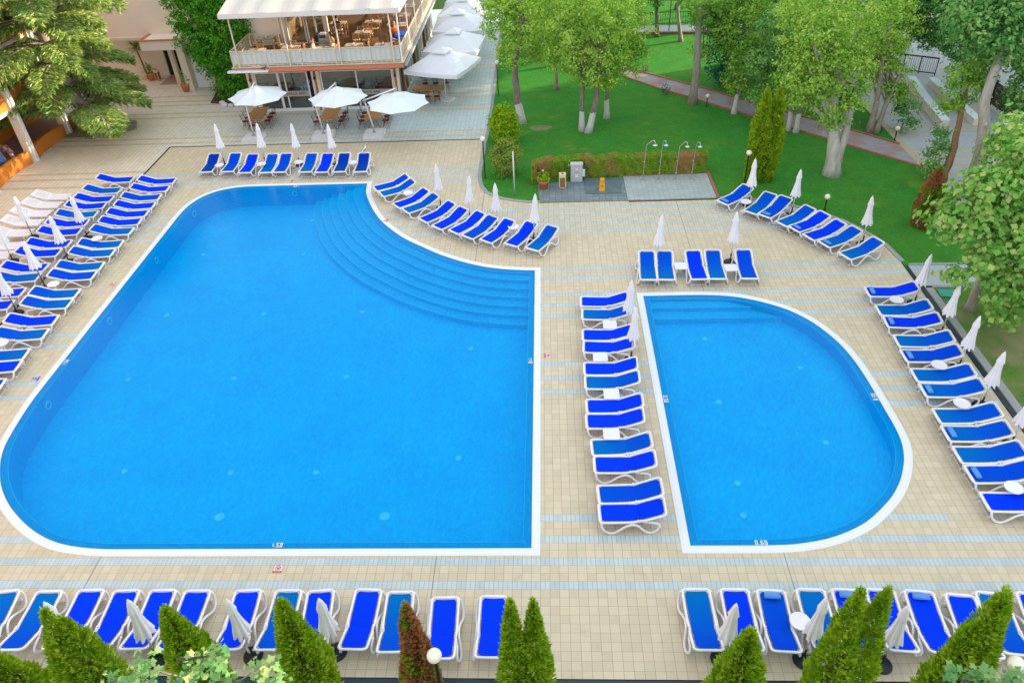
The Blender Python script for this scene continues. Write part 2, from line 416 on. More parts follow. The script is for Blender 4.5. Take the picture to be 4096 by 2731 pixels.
def prom_mat():
    t = NT('promenade_tiles', .6, .3); X, Y, Z = t.xyz(); n = t.m('DIVIDE', Y, -T)
    mk = stripes_mask(t, n, [-70, -66, -57, -54, -45, -41, -37, -33, -29, -25, -21, -17, -12, -8, -4, 0, 4])
    rnd = t.noise(4, 2)
    c = t.mix(mk, t.mix(rnd, (.36, .42, .46), (.44, .49, .52)), (.50, .42, .26))
    c = t.mix(t.m('COMPARE', X, 19.62, .16), c, (.50, .42, .26))
    g = t.m('MAXIMUM', t.m('GREATER_THAN', t.m('FRACT', n), .94), t.m('GREATER_THAN', t.m('FRACT', t.m('DIVIDE', X, T)), .94))
    t.col(t.mix(t.m('MULTIPLY', g, .4), c, (.22, .24, .25))); return t.mat
M['prom'] = prom_mat()
# foliage: leaves are small faces; hue varies per leaf; crown patches imitate lit and shaded clumps in colour
def foliage(name, c1, c2, c3, patch=.9, trans=.30, brown=None):
    m = bpy.data.materials.new(name); m.use_nodes = True; t = NT.__new__(NT); t.mat = m; t.n = m.node_tree.nodes; t.l = m.node_tree.links; t.b = t.n['Principled BSDF']
    ge = t.new('ShaderNodeNewGeometry')
    f = t.noise(patch, 3); c = t.mix(t.rr(f, .32, .68), c1, c2)
    c = t.mix(t.rr(ge.outputs['Random Per Island'], .55, 1., 0, .9), c, c3)
    if brown is not None:
        bm = t.noise(brown[1], 3, t.scalev(t.pos(), 1, 1, brown[4] if len(brown) > 4 else 1.0)); c = t.mix(t.rr(bm, brown[2], brown[3]), c, brown[0])
    t.b.inputs['Roughness'].default_value = .8; t.b.inputs['Specular IOR Level'].default_value = .06; t.col(c)
    tr = t.new('ShaderNodeBsdfTranslucent'); t.set(tr.inputs[0], c)
    mx = t.new('ShaderNodeMixShader'); mx.inputs[0].default_value = trans
    t.l.new(t.b.outputs[0], mx.inputs[1]); t.l.new(tr.outputs[0], mx.inputs[2]); t.l.new(mx.outputs[0], t.n['Material Output'].inputs[0])
    return m
M['leaf_bright'] = foliage('bright_green_leaves', (.13, .38, .03), (.44, .66, .10), (.58, .76, .18))
M['leaf_mid'] = foliage('green_leaves', (.08, .30, .03), (.30, .54, .08), (.46, .64, .14))
M['leaf_cool'] = foliage('cool_green_leaves', (.05, .24, .06), (.22, .48, .12), (.38, .58, .18))
M['leaf_blue'] = foliage('blue_green_needles', (.012, .085, .075), (.025, .14, .12), (.04, .18, .14))
M['leaf_plane'] = foliage('pale_green_plane_leaves', (.16, .46, .07), (.32, .58, .13), (.62, .70, .24), 1.5, .35)
M['leaf_plane2'] = foliage('grey_green_plane_leaves', (.14, .36, .12), (.24, .46, .17), (.46, .56, .20), 1.5, .35)
M['leaf_thuja'] = foliage('yellow_green_thuja', (.16, .36, .010), (.38, .56, .02), (.52, .66, .06), 3.5, .3, ((.20, .20, .03), 1.6, .66, .86))
M['leaf_thuja_brown'] = foliage('browned_thuja', (.14, .30, .012), (.28, .42, .02), (.34, .36, .06), 2.5, .25, ((.46, .22, .09), 1.5, .44, .54))
M['leaf_ball'] = foliage('golden_green_thuja', (.13, .32, .008), (.30, .50, .012), (.42, .58, .04), 3, .2)
M['leaf_shrub'] = foliage('dull_green_shrub', (.15, .26, .03), (.26, .36, .06), (.36, .42, .10), 3, .2)
M['leaf_cedar'] = foliage('cedar_needles', (.10, .26, .05), (.32, .46, .10), (.70, .74, .28), 1.0, .22)  # pale third tint paints sunlit branch tips into the needles
M['leaf_ivy'] = foliage('ivy_leaves', (.03, .24, .012), (.10, .40, .03), (.26, .52, .06), 1.3, .22)
M['hedge'] = foliage('hedge_leaves', (.14, .32, .02), (.25, .42, .03), (.36, .46, .08), 3, .25, ((.50, .27, .12), .75, .50, .68))
M['twig'] = plain('brown_twigs', (.10, .08, .03), .9, .1, .3)
def bark(name, c1, c2, lime=0.):
    t = NT(name, .9, .1); X, Y, Z = t.xyz()
    f = t.noise(5, 5, t.scalev(t.pos(), 1, 1, .22), .65); c = t.mix(t.rr(f, .3, .7), c1, c2)
    if lime:
        e = t.m('ADD', Z, t.m('MULTIPLY', t.m('SUBTRACT', t.noise(4, 3), .5), .5))
        c = t.mix(t.m('MULTIPLY', t.m('LESS_THAN', e, lime), .85), c, (.66, .66, .68))
    t.col(c); t.bump(f, .8, .04); return t.mat
M['bark'] = bark('grey_brown_bark', (.13, .11, .09), (.30, .26, .22))
M['bark_lime'] = bark('limewashed_bark', (.14, .12, .10), (.32, .28, .25), 1.15)
M['bark_white'] = bark('whitish_bark', (.38, .34, .31), (.66, .62, .58))
M['bark_pale'] = bark('pale_bark', (.26, .22, .19), (.46, .40, .36))
M['bark_orange'] = bark('peeling_orange_bark', (.20, .15, .11), (.50, .26, .12))
M['cabinet'] = plain('pale_grey_cabinet', (.50, .54, .58), .45, .4, .05)
M['sign_red'] = plain('sign_red', (.62, .05, .05), .5, .3, .05)
M['sign_white'] = plain('sign_white', (.80, .80, .80), .5, .3, .03)
M['ink'] = plain('dark_lettering', (.03, .03, .04), .6, .2, .05)
# ------------------------------------------------------------------ pools
def catmull(p, n=5):
    out = []
    P = [np.array(p[0])*2-np.array(p[1])]+[np.array(q) for q in p]+[np.array(p[-1])*2-np.array(p[-2])]
    for i in range(1, len(P)-2):
        for k in range(n):
            t = k/n; a, b, c, d = P[i-1], P[i], P[i+1], P[i+2]
            q = .5*((2*b)+(-a+c)*t+(2*a-5*b+4*c-d)*t*t+(-a+3*b-3*c+d)*t**3); out.append((float(q[0]), float(q[1])))
    out.append((float(p[-1][0]), float(p[-1][1]))); return out
P1_CURVE = [(-0.38,-.23),(-0.85,-.20),(-1.62,-.10),(-2.36,.07),(-3.11,.36),(-3.89,.77),(-4.69,1.28),(-5.53,1.95),(-6.41,2.70),(-7.18,3.57),(-7.88,4.54),(-8.41,5.54),(-8.87,6.64),(-9.20,7.66),(-9.34,8.70)]
P1_LEFT = [(-15.2,8.70),(-15.9,8.67),(-16.5,8.56),(-17.2,8.27),(-17.75,7.75),(-18.1,7.1),(-18.28,6.4),(-18.34,5.5),(-18.34,4.4)]
P1_LOW = [(-18.33,-7.4),(-18.31,-8.3),(-18.22,-9.3),(-18.05,-10.4),(-17.8,-11.15),(-17.42,-11.85),(-17.04,-12.39),(-16.55,-12.93),(-16.03,-13.39),(-15.42,-13.84),(-14.81,-14.2),(-14.16,-14.47),(-13.5,-14.62),(-12.7,-14.70),(-11.8,-14.71)]
POOL1 = catmull(P1_LEFT)+catmull(P1_LOW)+[(-0.38,-14.68)]+catmull(P1_CURVE)
P2_R = [(5.65,-14.60),(6.61,-14.58),(7.24,-14.50),(7.85,-14.36),(8.49,-14.11),(9.12,-13.75),(9.69,-13.27),(10.15,-12.81),(10.56,-12.25),(10.83,-11.75),(11.04,-11.24),(11.18,-10.66),(11.22,-10.0),(11.20,-9.33),(11.17,-8.47),(11.12,-7.5),(11.03,-6.6),(10.85,-5.73),(10.60,-5.04),(10.27,-4.37),(9.81,-3.75),(9.30,-3.29),(8.67,-2.90),(8.20,-2.68),(7.69,-2.50),(7.05,-2.38),(6.2,-2.32),(5.2,-2.32)]
POOL2 = [(4.03,-2.33),(4.02,-14.60)]+catmull(P2_R, 3)
def offset(poly, d, closed=True):
    """+d = outward for a CCW polygon"""
    n = len(poly); out = []
    for i in range(n):
        p = Vector(poly[i]); a = Vector(poly[i-1]) if (closed or i > 0) else None; b = Vector(poly[(i+1) % n]) if (closed or i < n-1) else None
        e1 = (p-a).normalized() if a is not None and (p-a).length > 1e-6 else None; e2 = (b-p).normalized() if b is not None and (b-p).length > 1e-6 else None
        e1 = e1 or e2; e2 = e2 or e1
        n1 = Vector((e1.y, -e1.x)); n2 = Vector((e2.y, -e2.x)); m_ = (n1+n2); m_.normalize()
        k = d/max(.35, m_.dot(n1)); out.append((p.x+m_.x*k, p.y+m_.y*k))
    return out
def ring(mb, A, B, za, zb):
    n = len(A); mb.add([(x, y, za) for x, y in A]+[(x, y, zb) for x, y in B], [(i, i+n, (i+1) % n+n, (i+1) % n) for i in range(n)])
def strip(mb, A, B, za, zb):
    n = len(A); mb.add([(x, y, za) for x, y in A]+[(x, y, zb) for x, y in B], [(i, i+n, i+1+n, i+1) for i in range(n-1)])
def grate(name, inner, outer):
    n = len(inner); V = []; F = []; U = []
    L = 0
    for i in range(n):
        j = (i+1) % n; l = (Vector(inner[j])-Vector(inner[i])).length
        F.append((len(V), len(V)+1, len(V)+2, len(V)+3)); V += [(*inner[i], .006), (*outer[i], .006), (*outer[j], .006), (*inner[j], .006)]
        U += [(L, 0), (L, 1), (L+l, 1), (L+l, 0)]; L += l
    mb = MB(); mb.add(V, F); o = mb.build(name, M['gutter']); uv = o.data.uv_layers.new(name='UVMap')
    for k, q in enumerate(U): uv.data[k].uv = q
    return o
def pool(poly, depth, tagname):
    outer = offset(poly, .25); band = offset(poly, -.22)
    o = grate(tagname+'_gutter', poly, outer); o['kind'] = 'structure'
    mb = MB(); ring(mb, band, poly, -.028, -.028)
    ring(mb, poly, [p for p in poly], .006, -.03)
    mb.build(tagname+'_rim', M['pool_band'])['kind'] = 'structure'
    mb = MB(); ring(mb, offset(band, -.018), band, -.022, -.022); mb.build(tagname+'_rim_line', M['nosing'])['kind'] = 'structure'
    mb = MB(); ring(mb, offset(band, -.002), band, -depth, -.028); mb.build(tagname+'_wall', M['pool_wall'])['kind'] = 'structure'
    sheet(tagname+'_floor', band, [], -depth, M['pool_floor'])
    sheet(tagname+'_water', offset(poly, -.004), [], -.012, M['water'])
    return outer
OUT1 = pool(POOL1, 1.05, 'large_pool'); OUT2 = pool(POOL2, .5, 'small_pool')
# steps of the large pool follow its curved edge
cv = catmull(P1_CURVE, 5)
def off_in(d):
    # curve runs from lower right to upper left, water on its left-hand side
    o = []
    for i, p in enumerate(cv):
        if i == 0: nrm = Vector((0, -1))
        elif i == len(cv)-1: nrm = Vector((-1, 0))
        else:
            e = (Vector(cv[i+1])-Vector(cv[i-1])).normalized(); nrm = Vector((-e.y, e.x))
            k = min(1, i/5, (len(cv)-1-i)/5)
            tgt = Vector((0, -1)) if i < len(cv)/2 else Vector((-1, 0))
            nrm = (nrm*k+tgt*(1-k)).normalized()
        o.append((p[0]+nrm.x*d, p[1]+nrm.y*d))
    o[0] = (-.60, o[0][1]); o[-1] = (o[-1][0], 8.48)
    return o
mb = MB(); mn = MB()
for k in range(6):
    a = off_in(.21+.44*k); b = off_in(.21+.44*(k+1)); z = -.10-.145*k
    strip(mb, b, a, z, z); strip(mb, off_in(.21+.44*(k+1)+.001), b, z-.145 if k < 5 else -1.05, z)
    strip(mn, b, off_in(.21+.44*(k+1)-.035), z+.004, z+.004)
mb.build('large_pool_steps', M['pool_step'])['kind'] = 'structure'
mn.build('step_edge_lines', M['nosing'])['kind'] = 'structure'
mb = MB(); mn = MB()
for k, (y0, y1, x1) in enumerate([(-2.56, -3.05, 8.2), (-3.05, -3.58, 9.3)]):
    z = -.12-.15*k
    mb.add([(4.26, y1, z), (x1, y1, z), (x1-1.0, y0, z), (4.26, y0, z)], [(0, 1, 2, 3)])
    mb.add([(4.26, y1, z), (x1, y1, z), (x1, y1-.001, -.5), (4.26, y1-.001, -.5)], [(3, 2, 1, 0)])
    mn.add([(4.26, y1, z+.004), (x1, y1, z+.004), (x1, y1+.03, z+.004), (4.26, y1+.03, z+.004)], [(0, 1, 2, 3)])
mb.build('small_pool_steps', M['pool_step'])['kind'] = 'structure'; mn.build('step_edge_lines', M['nosing'])['kind'] = 'structure'
# floor inlets and wall rings
def disc(name, x, y, z, r, mat, label, cat, group, ringed=False, tilt=None):
    m = MB()
    if ringed: m.tube([(r*math.cos(2*PI*k/18), r*math.sin(2*PI*k/18), 0) for k in range(18)], .025, 6, closed=True)
    else: m.lathe([(r, 0), (r, .015), (r*.7, .02), (r*.65, .012), (.001, .012)], n=16)
    o = m.build(name, mat, None, (x, y, z))
    if tilt: o.rotation_euler = tilt
    return tag(o, label, cat, group)
FI = [(-2.93,-3.95,'nearest the pool edge beside the column of loungers'),(-7.6,-5.6,'right of centre mid large pool'),(-12.0,-5.6,'left of centre mid large pool'),(-16.2,-5.6,'closest to the long left wall'),(-14.2,-10.4,'lower left in the large pool'),(-10.5,-10.5,'lower centre left in the large pool'),(-7.6,-10.5,'lower centre right in the large pool'),(-2.9,-9.9,'lower right in the large pool'),(-7.8,-1.3,'above the pool middle on its right'),(-12.1,-1.3,'above the pool middle at its centre'),(-16.4,-1.3,'above the pool middle on its left'),(-11.6,3.6,'upper centre of the large pool near the steps'),(-16.6,3.8,'upper left of the large pool'),(-12.0,7.0,'nearest the far end wall of the large pool')]
for x, y, s_ in FI: disc('floor_inlet', x*1.0, y-.35, -1.045, .11, M['teal'], 'pale teal inlet on the floor, '+s_, 'pool inlet', 'inlets on the floor of the large pool')
for x, y, s_ in [(-10.25,-12.6,'left'),(-5.0,-12.6,'right')]: disc('floor_drain', x, y-.1, -1.045, .17, M['teal'], 'pale round drain cover on the %s near the deep end of the large pool' % s_, 'pool drain', 'drains of the large pool')
for x, y, s_ in [(6.17,-4.5,'near its steps'),(9.3,-6.3,'below the wall ring'),(6.05,-8.1,'left of its middle'),(9.1,-10.1,'right of its middle'),(5.92,-11.8,'lower left'),(5.84,-13.05,'closest to the bottom edge')]:
    disc('floor_inlet', x, y-.1, -.495, .11, M['nosing'] if 0 else M['teal'], 'small pale inlet on the floor of the small pool, '+s_, 'pool inlet', 'inlets on the floor of the small pool')
for x, y, a, s_ in [(-18.09,-2.97,PI/2,'half way along the left wall'),(-17.95,-8.15,PI/2,'near the lower left bend'),(-18.09,1.88,PI/2,'on the upper part of the left wall'),(-17.98,6.4,PI/2*.9,'at the upper left bend'),(-13.25,8.46,0,'on the far end wall'),(10.62,-4.9,-PI/2*.8,'on the curved wall of the small pool')]:
    o = disc('light_ring', x, y, -.36 if x < 0 else -.24, .14, M['teal'], 'pale round underwater light ring '+s_, 'pool light', 'underwater light rings', True); o.rotation_euler = (PI/2, 0, a)
# ------------------------------------------------------------------ ground, deck, lawns, paths
DECK = [(-50,-18.45),(15.05,-18.45),(15.05,-.1),(14.97,.42),(14.85,1.29),(14.56,2.03),(14.15,2.81),(13.77,3.42),(13.28,3.95),(12.8,4.44),(12.2,4.83),(11.65,5.14),(10.9,5.5),(10.28,5.75),(9.4,6.0),(8.55,6.0),(-.18,6.0),(-.9,6.08),(-1.48,6.24),(-2.1,6.5),(-2.6,6.85),(-3.0,7.3),(-3.27,7.94),(-3.42,8.7),(-3.49,9.51),(-3.46,13.56),(-3.36,15.5),(-3.36,21.4),(-3.44,28.7),(-3.5,44),(-50,44)]
sheet('ground', [(-160,-120),(200,-120),(200,200),(-160,200)], [OUT1, OUT2], -.05, lawn('park_ground', (.02,.07,.012), (.035,.11,.02), (.10,.12,.05), .5))
sheet('pool_deck', DECK, [OUT1, OUT2], 0, M['deck'])
LAWN = DECK[2:30][::1]
lawn_poly = [(15.05,-.1)]+DECK[3:30]+[(19.4,44),(19.4,-.4),(15.1,-.4)]
sheet('lawn', lawn_poly[::-1], [], -.004+.012, M['lawn'])
sheet('side_lawn', [(15.45,-1.95),(26,-1.95),(26,-22),(15.45,-22)][::-1], [], .008, M['lawn_dry'])
sheet('planting_bed', [(-50,-18.78),(15.4,-18.78),(15.4,-23),(-50,-23)][::-1], [], .0, M['soil'])
sheet('cross_path', [(15.2,-.4),(19.4,-.4),(19.4,-1.95),(15.2,-1.95)][::-1], [], .004, M['prom'])
sheet('promenade', [(19.4,-1.95),(60,-1.95),(60,60),(19.4,60)], [], .004, M['prom'])
PL = [(2.6,30.5),(3.5,28.0),(4.6,25.9),(6.0,23.75),(7.58,21.75),(9.29,20.0),(10.9,18.15),(12.45,16.5),(15.6,13.09),(17.6,10.9),(19.4,9.0)]
PU = [(19.4,11.9),(17.43,14.09),(15.3,16.30),(12.9,18.75),(11.57,20.28),(10.1,21.95),(8.46,23.5),(6.8,25.3),(5.6,27.1),(4.6,30.5)]
sheet('garden_path', PL+PU, [], .014, M['path'])
sheet('top_path', [(3,34.5),(19.4,33.6),(19.4,35.9),(3,36.8)], [], .014, M['prom'])
def ribbon(mb, pts, w_, z0, z1):
    a = offset(pts, w_/2, False); b = offset(pts, -w_/2, False); n = len(pts)
    V = [(x, y, z0) for x, y in a]+[(x, y, z0) for x, y in b]+[(x, y, z1) for x, y in a]+[(x, y, z1) for x, y in b]; F = []
    for i in range(n-1):
        F += [(i+2*n, i+1+2*n, i+1+3*n, i+3*n), (i, i+1, i+1+2*n, i+2*n), (i+1+n, i+n, i+3*n, i+1+3*n)]
    F += [(0, 2*n, 3*n, n), (n-1, 2*n-1, 4*n-1, 3*n-1)]
    mb.add(V, F)
def kerb(name, pts, w_, h, mat, z0=-.03):
    m = MB(); ribbon(m, pts, w_, z0, h); o = m.build(name, mat); o['kind'] = 'structure'; return o
kerb('path_kerb', PL, .14, .07, M['redkerb']); kerb('path_kerb', PU, .14, .07, M['redkerb'])
kerb('lawn_kerb', offset(DECK[16:30], .09, False), .2, .035, M['stone'])
kerb('lawn_kerb', offset(DECK[2:16], .09, False), .2, .035, M['stone'])
kerb('side_kerb', [(15.42,-2.0),(15.42,-18.7)], .28, .035, M['stone'])
kerb('side_kerb', [(15.3,-2.03),(19.4,-2.03)], .16, .035, M['stone']); kerb('side_kerb', [(15.3,-.33),(19.4,-.33)], .12, .03, M['stone'])
kerb('top_path_kerb', [(3,34.4),(19.4,33.5)], .25, .16, M['redkerb'])
# drains
def drain(pts, w_, mat): 
    m = MB(); ribbon(m, pts, w_, -.02, .005); m.build('drain_channel', mat)['kind'] = 'structure'
drain([(-22.3,14.33),(-3.5,14.2)], .11, M['drain']); drain([(-22.3,14.33),(-22.27,-9)], .11, M['drain'])
drain([(-50,-18.61),(15.3,-18.61)], .26, M['drain2']); drain([(15.16,-.2),(15.16,-18.4)], .17, M['drain'])
# worn earth at the foot of the round bush and along the right lawn
for i, (x, y, r) in enumerate([(-.15,15.6,.42)]):
    m = MB(); m.add([(x+r*1.6*math.cos(a)*(1+.15*math.sin(3*a)), y+r*math.sin(a), .014) for a in np.linspace(0, 2*PI, 18)[:-1]], [tuple(range(17))]); m.build('bare_earth', plain('bare_earth', (.20,.22,.10), .95, .05, .5, 3))['kind'] = 'structure'
# paved corner with the shower platform
t = MB(); t.slab([(-.30,8.05),(-.18,6.03),(4.14,6.0),(4.14,8.68)][::-1], -.02, .03); t.build('paved_corner', M['slabs'])['kind'] = 'structure'
t = MB(); t.slab([(2.12,8.54),(2.11,6.80),(3.93,6.78),(3.95,8.50)][::-1], .025, .07); o = t.build('raised_slab', plain('wet_dark_slab', (.14,.19,.21), .25, .5, .35, 2.5)); o['kind'] = 'structure'
t = MB(); t.slab([(4.16,8.66),(8.48,8.80),(8.50,6.06),(4.16,5.99)][::-1], -.02, .06); t.build('shower_platform', M['shower_floor'])['kind'] = 'structure'
kerb('shower_kerb', [(8.58,6.0),(8.56,8.9),(4.1,8.76)], .14, .09, M['redkerb']); drain([(4.2,5.93),(8.5,5.97)], .09, M['drain'])
# ------------------------------------------------------------------ depth marks and warning tiles
def text_mesh(s_, size, mat, parent=None, loc=(0, 0, 0), rot=(0, 0, 0), ext=.002, name='lettering', bold=0):
    c = bpy.data.curves.new(name, 'FONT'); c.body = s_; c.size = size; c.extrude = ext; c.align_x = 'CENTER'; c.align_y = 'CENTER'; c.offset = bold
    o = bpy.data.objects.new(name, c); COL.objects.link(o)
    dg = bpy.context.evaluated_depsgraph_get(); me = bpy.data.meshes.new_from_object(o.evaluated_get(dg)); bpy.data.objects.remove(o)
    me.materials.clear(); me.materials.append(mat); o = bpy.data.objects.new(name, me); COL.objects.link(o); o.location = loc; o.rotation_euler = rot
    if parent is not None: o.parent = parent
    return o
SEG = {'0': 'abcdef', '1': 'bc', '2': 'abged', '4': 'fgbc', '5': 'afgcd', '6': 'afgedc'}
def depth_mark(s_, x, y, a):
    m = MB(); cx = -.16; h, w_, t_ = .15, .075, .024
    for ch in s_:
        if ch == '.': m.box(cx, cx+.022, -h/2, -h/2+.024, 0, .004); cx += .045; continue
        P_ = {'a': (0, w_, h/2-t_, h/2), 'd': (0, w_, -h/2, -h/2+t_), 'g': (t_, w_-t_, -t_/2, t_/2), 'f': (0, t_, 0, h/2-t_), 'b': (w_-t_, w_, 0, h/2-t_), 'e': (0, t_, -h/2+t_, 0), 'c': (w_-t_, w_, -h/2+t_, 0)}
        for q in SEG[ch]: u = P_[q]; m.box(cx+u[0], cx+u[1], u[2], u[3], 0, .004)
        cx += w_+.032
    o = m.build('depth_mark', M['sign_white'], None, (x, y, -.009)); o.rotation_euler = (0, 0, a); return o
for s_, x, y, a, lb in [('1.50', -7.65, -14.56, 0, 'at the bottom edge of the large pool'), ('1.40', -.50, -6.35, -PI/2, 'on the right edge of the large pool'), ('0.60', 5.97, -14.49, 0, 'at the bottom edge of the small pool'), ('0.50', 4.13, -8.53, -PI/2, 'on the left edge of the small pool'), ('0.50', 11.08, -8.55, PI/2, 'on the curved right edge of the small pool'), ('1.50', -18.22, -6.12, PI/2, 'on the long left edge of the large pool'), ('1.20', -13.1, 8.59, PI, 'on the far edge of the large pool')]:
    tag(depth_mark(s_, x, y, a), 'white depth mark %s %s' % (s_, lb), 'depth mark', 'depth marks on the pool rims')
def warn(x, y, a, lb, blue=False):
    r_ = empty('warning_tile', (x, y, .002), a, lb, 'sign', 'warning tiles set in the deck')
    m = MB(); m.box(-.125, .125, -.125, .125, 0, .005); m.build('tile', M['sign_white'], r_)
    m = MB(); ink = M['fm'] if blue else M['sign_red']
    m.box(-.125, .125, -.125, -.06, .005, .008); m.box(-.125, -.115, -.06, .125, .005, .008); m.box(.115, .125, -.06, .125, .005, .008); m.box(-.115, .115, .115, .125, .005, .008)
    m.build('border', ink, r_)
    m = MB(); m.tube([(.07*math.cos(q), .03+.07*math.sin(q), .009) for q in np.linspace(0, 2*PI, 17)[:-1]], .008, 5, closed=True); m.tube([(-.05, .08, .010), (.05, -.02, .010)], .007, 5)
    m.build('ban_ring', ink, r_)
    m = MB(); m.tube([(-.03, .0, .012), (.0, .03, .012), (.035, .035, .012)], .010, 5); m.ball((.05, .05, .012), .012, 8, 5); m.build('diver', M['ink'], r_)
    if not blue: text_mesh('NO DIVING', .036, M['sign_white'], r_, (0, -.092, .009), ext=.001)
warn(-7.38,-15.37,0,'red and white no diving tile near the 1.50 mark below the large pool'); warn(.13,-6.1,-PI/2,'red and white no diving tile right of the large pool edge')
warn(-7.6,4.55,-.5,'red and white no diving tile beside the curved steps'); warn(-18.85,-.74,PI/2,'red and white no diving tile left of the large pool')
warn(-13.5,9.2,PI,'red and white no diving tile behind the far pool edge'); warn(-18.85,-7.08,PI/2,'blue and white warning tile left of the large pool',True)
# ------------------------------------------------------------------ loungers
FM = {'b': ('fb', 'bright blue'), 'm': ('fm', 'medium blue'), 't': ('ft', 'faded teal-blue'), 'd': ('fd', 'deep blue')}
HX, SZ, BL, BA = 1.10, .365, .74, R(21)       # hinge x, seat height, back length, back angle
def P(s_, yy=0, dz=0):
    """point on the lying surface, s_ metres from the foot end"""
    if s_ <= HX: return Vector((s_, yy, SZ+dz-.012*math.sin(PI*s_/HX)))
    d = s_-HX; return Vector((HX+d*math.cos(BA)-dz*math.sin(BA), yy, SZ+d*math.sin(BA)+dz*math.cos(BA)))
def rrect(L0, L1, hw, rc, n=4, yb=1.0):
    pts = []
    for cx, cy, a0 in ((L1-rc, hw-rc, 0), (L0+rc, hw-rc, PI/2), (L0+rc, -hw+rc, PI), (L1-rc, -hw+rc, 1.5*PI)):
        for k in range(n+1):
            a = a0+PI/2*k/n; pts.append((cx+rc*math.cos(a), cy+rc*math.sin(a)))
    return pts
def make_lounger():
    r_ = empty('sun_lounger'); m = MB()
    # side rails bend at the hinge; rounded foot and head ends
    ptsA = [(s_, y_) for s_, y_ in rrect(0, 1.90, .345, .10)]
    path = []
    for i, (a, b) in enumerate(ptsA):
        path.append((a, b)); c, d = ptsA[(i+1) % len(ptsA)]
        if abs(a-c) > .5:
            for k in range(1, 12): path.append((a+(c-a)*k/12, b))
    pin = lambda s_: .030*math.exp(-((s_-HX)/.10)**2)
    m.tube([P(a, b-math.copysign(pin(a), b)) for a, b in path], .034, 8, closed=True)
    m.tube([P(.03, -.26), P(.015, 0, .004), P(.03, .26)], .036, 7)
    m.build('frame', M['white'], r_)
    m = MB()  # seat sling
    def sling(s0, s1, hw0, hw1, rc0, rc1, ns):
        vs = []; nx = ns; ny = 6
        for i in range(nx+1):
            s_ = s0+(s1-s0)*i/nx; f = i/nx; hw = hw0+(hw1-hw0)*f
            e0 = s_-s0; e1 = s1-s_
            if e0 < rc0: hw -= rc0-math.sqrt(max(0, rc0*rc0-(rc0-e0)**2))
            if e1 < rc1: hw -= rc1-math.sqrt(max(0, rc1*rc1-(rc1-e1)**2))
            for j in range(ny+1):
                y_ = -hw+2*hw*j/ny; q = 1-(2*j/ny-1)**2
                vs.append(P(s_, y_, .014-.022*q))
        return vs, [(i*(ny+1)+j, (i+1)*(ny+1)+j, (i+1)*(ny+1)+j+1, i*(ny+1)+j+1) for i in range(nx) for j in range(ny)]
    m.add(*sling(.065, HX-.012, .295, .278, .06, .0001, 14), smooth=True)
    o = m.build('seat_sling', M['fb'], r_); o.material_slots[0].link = 'OBJECT'
    m = MB(); m.add(*sling(HX-.012, 1.845, .278, .288, .0001, .08, 10), smooth=True)
    o = m.build('backrest_sling', M['fb'], r_); o.material_slots[0].link = 'OBJECT'
    for sgn in (-1, 1):
        m = MB(); y_ = sgn*.375
        ctrl = [(.04, SZ-.02), (.07, .21), (.17, .085), (.33, .036), (.48, .085), (.70, .235), (.90, .305), (1.08, .255), (1.22, .12), (1.36, .040), (1.52, .06), (1.64, .17), (1.66, .29), (1.54, .365), (1.36, .385)]
        cc = catmull(ctrl, 3); m.tube([(x, y_+sgn*.085*max(0, 1-z/.33), z) for x, z in cc], .034, 8)
        m.tube([(1.36, y_, .385), (1.2, sgn*.345, SZ+.02)], .022, 6); m.tube([(.05, y_, SZ-.02), (.02, sgn*.33, SZ)], .026, 6)
        m.build('leg', M['white'], r_)
        m = MB(); m.ball((HX-.03, sgn*.335, SZ+.035), .042, 10, 7); m.ball((HX+.04, sgn*.335, SZ+.05), .034, 10, 7); m.build('hinge_knob', M['white'], r_)
    m = MB()
    for y_ in (-.28, .28): m.tube([(.10, y_-.015, .045), (.10, y_+.015, .045)], .045, 12)
    m.tube([(.10, -.28, .045), (.10, .28, .045)], .012, 6); m.build('wheel_pair', M['white_old'], r_)
    m = MB()
    for q in (.35, .62, .89): m.tube([P(q, -.33, -.03), P(q, .33, -.03)], .018, 6)
    for q in (1.32, 1.56): m.tube([P(q, -.33, -.03), P(q, .33, -.03)], .016, 6)
    m.tube([P(1.6, -.2, -.03), (1.38, -.2, .2), (1.25, -.3, .22)], .014, 5); m.tube([P(1.6, .2, -.03), (1.38, .2, .2), (1.25, .3, .22)], .014, 5)
    m.build('cross_braces', M['white_old'], r_)
    return r_
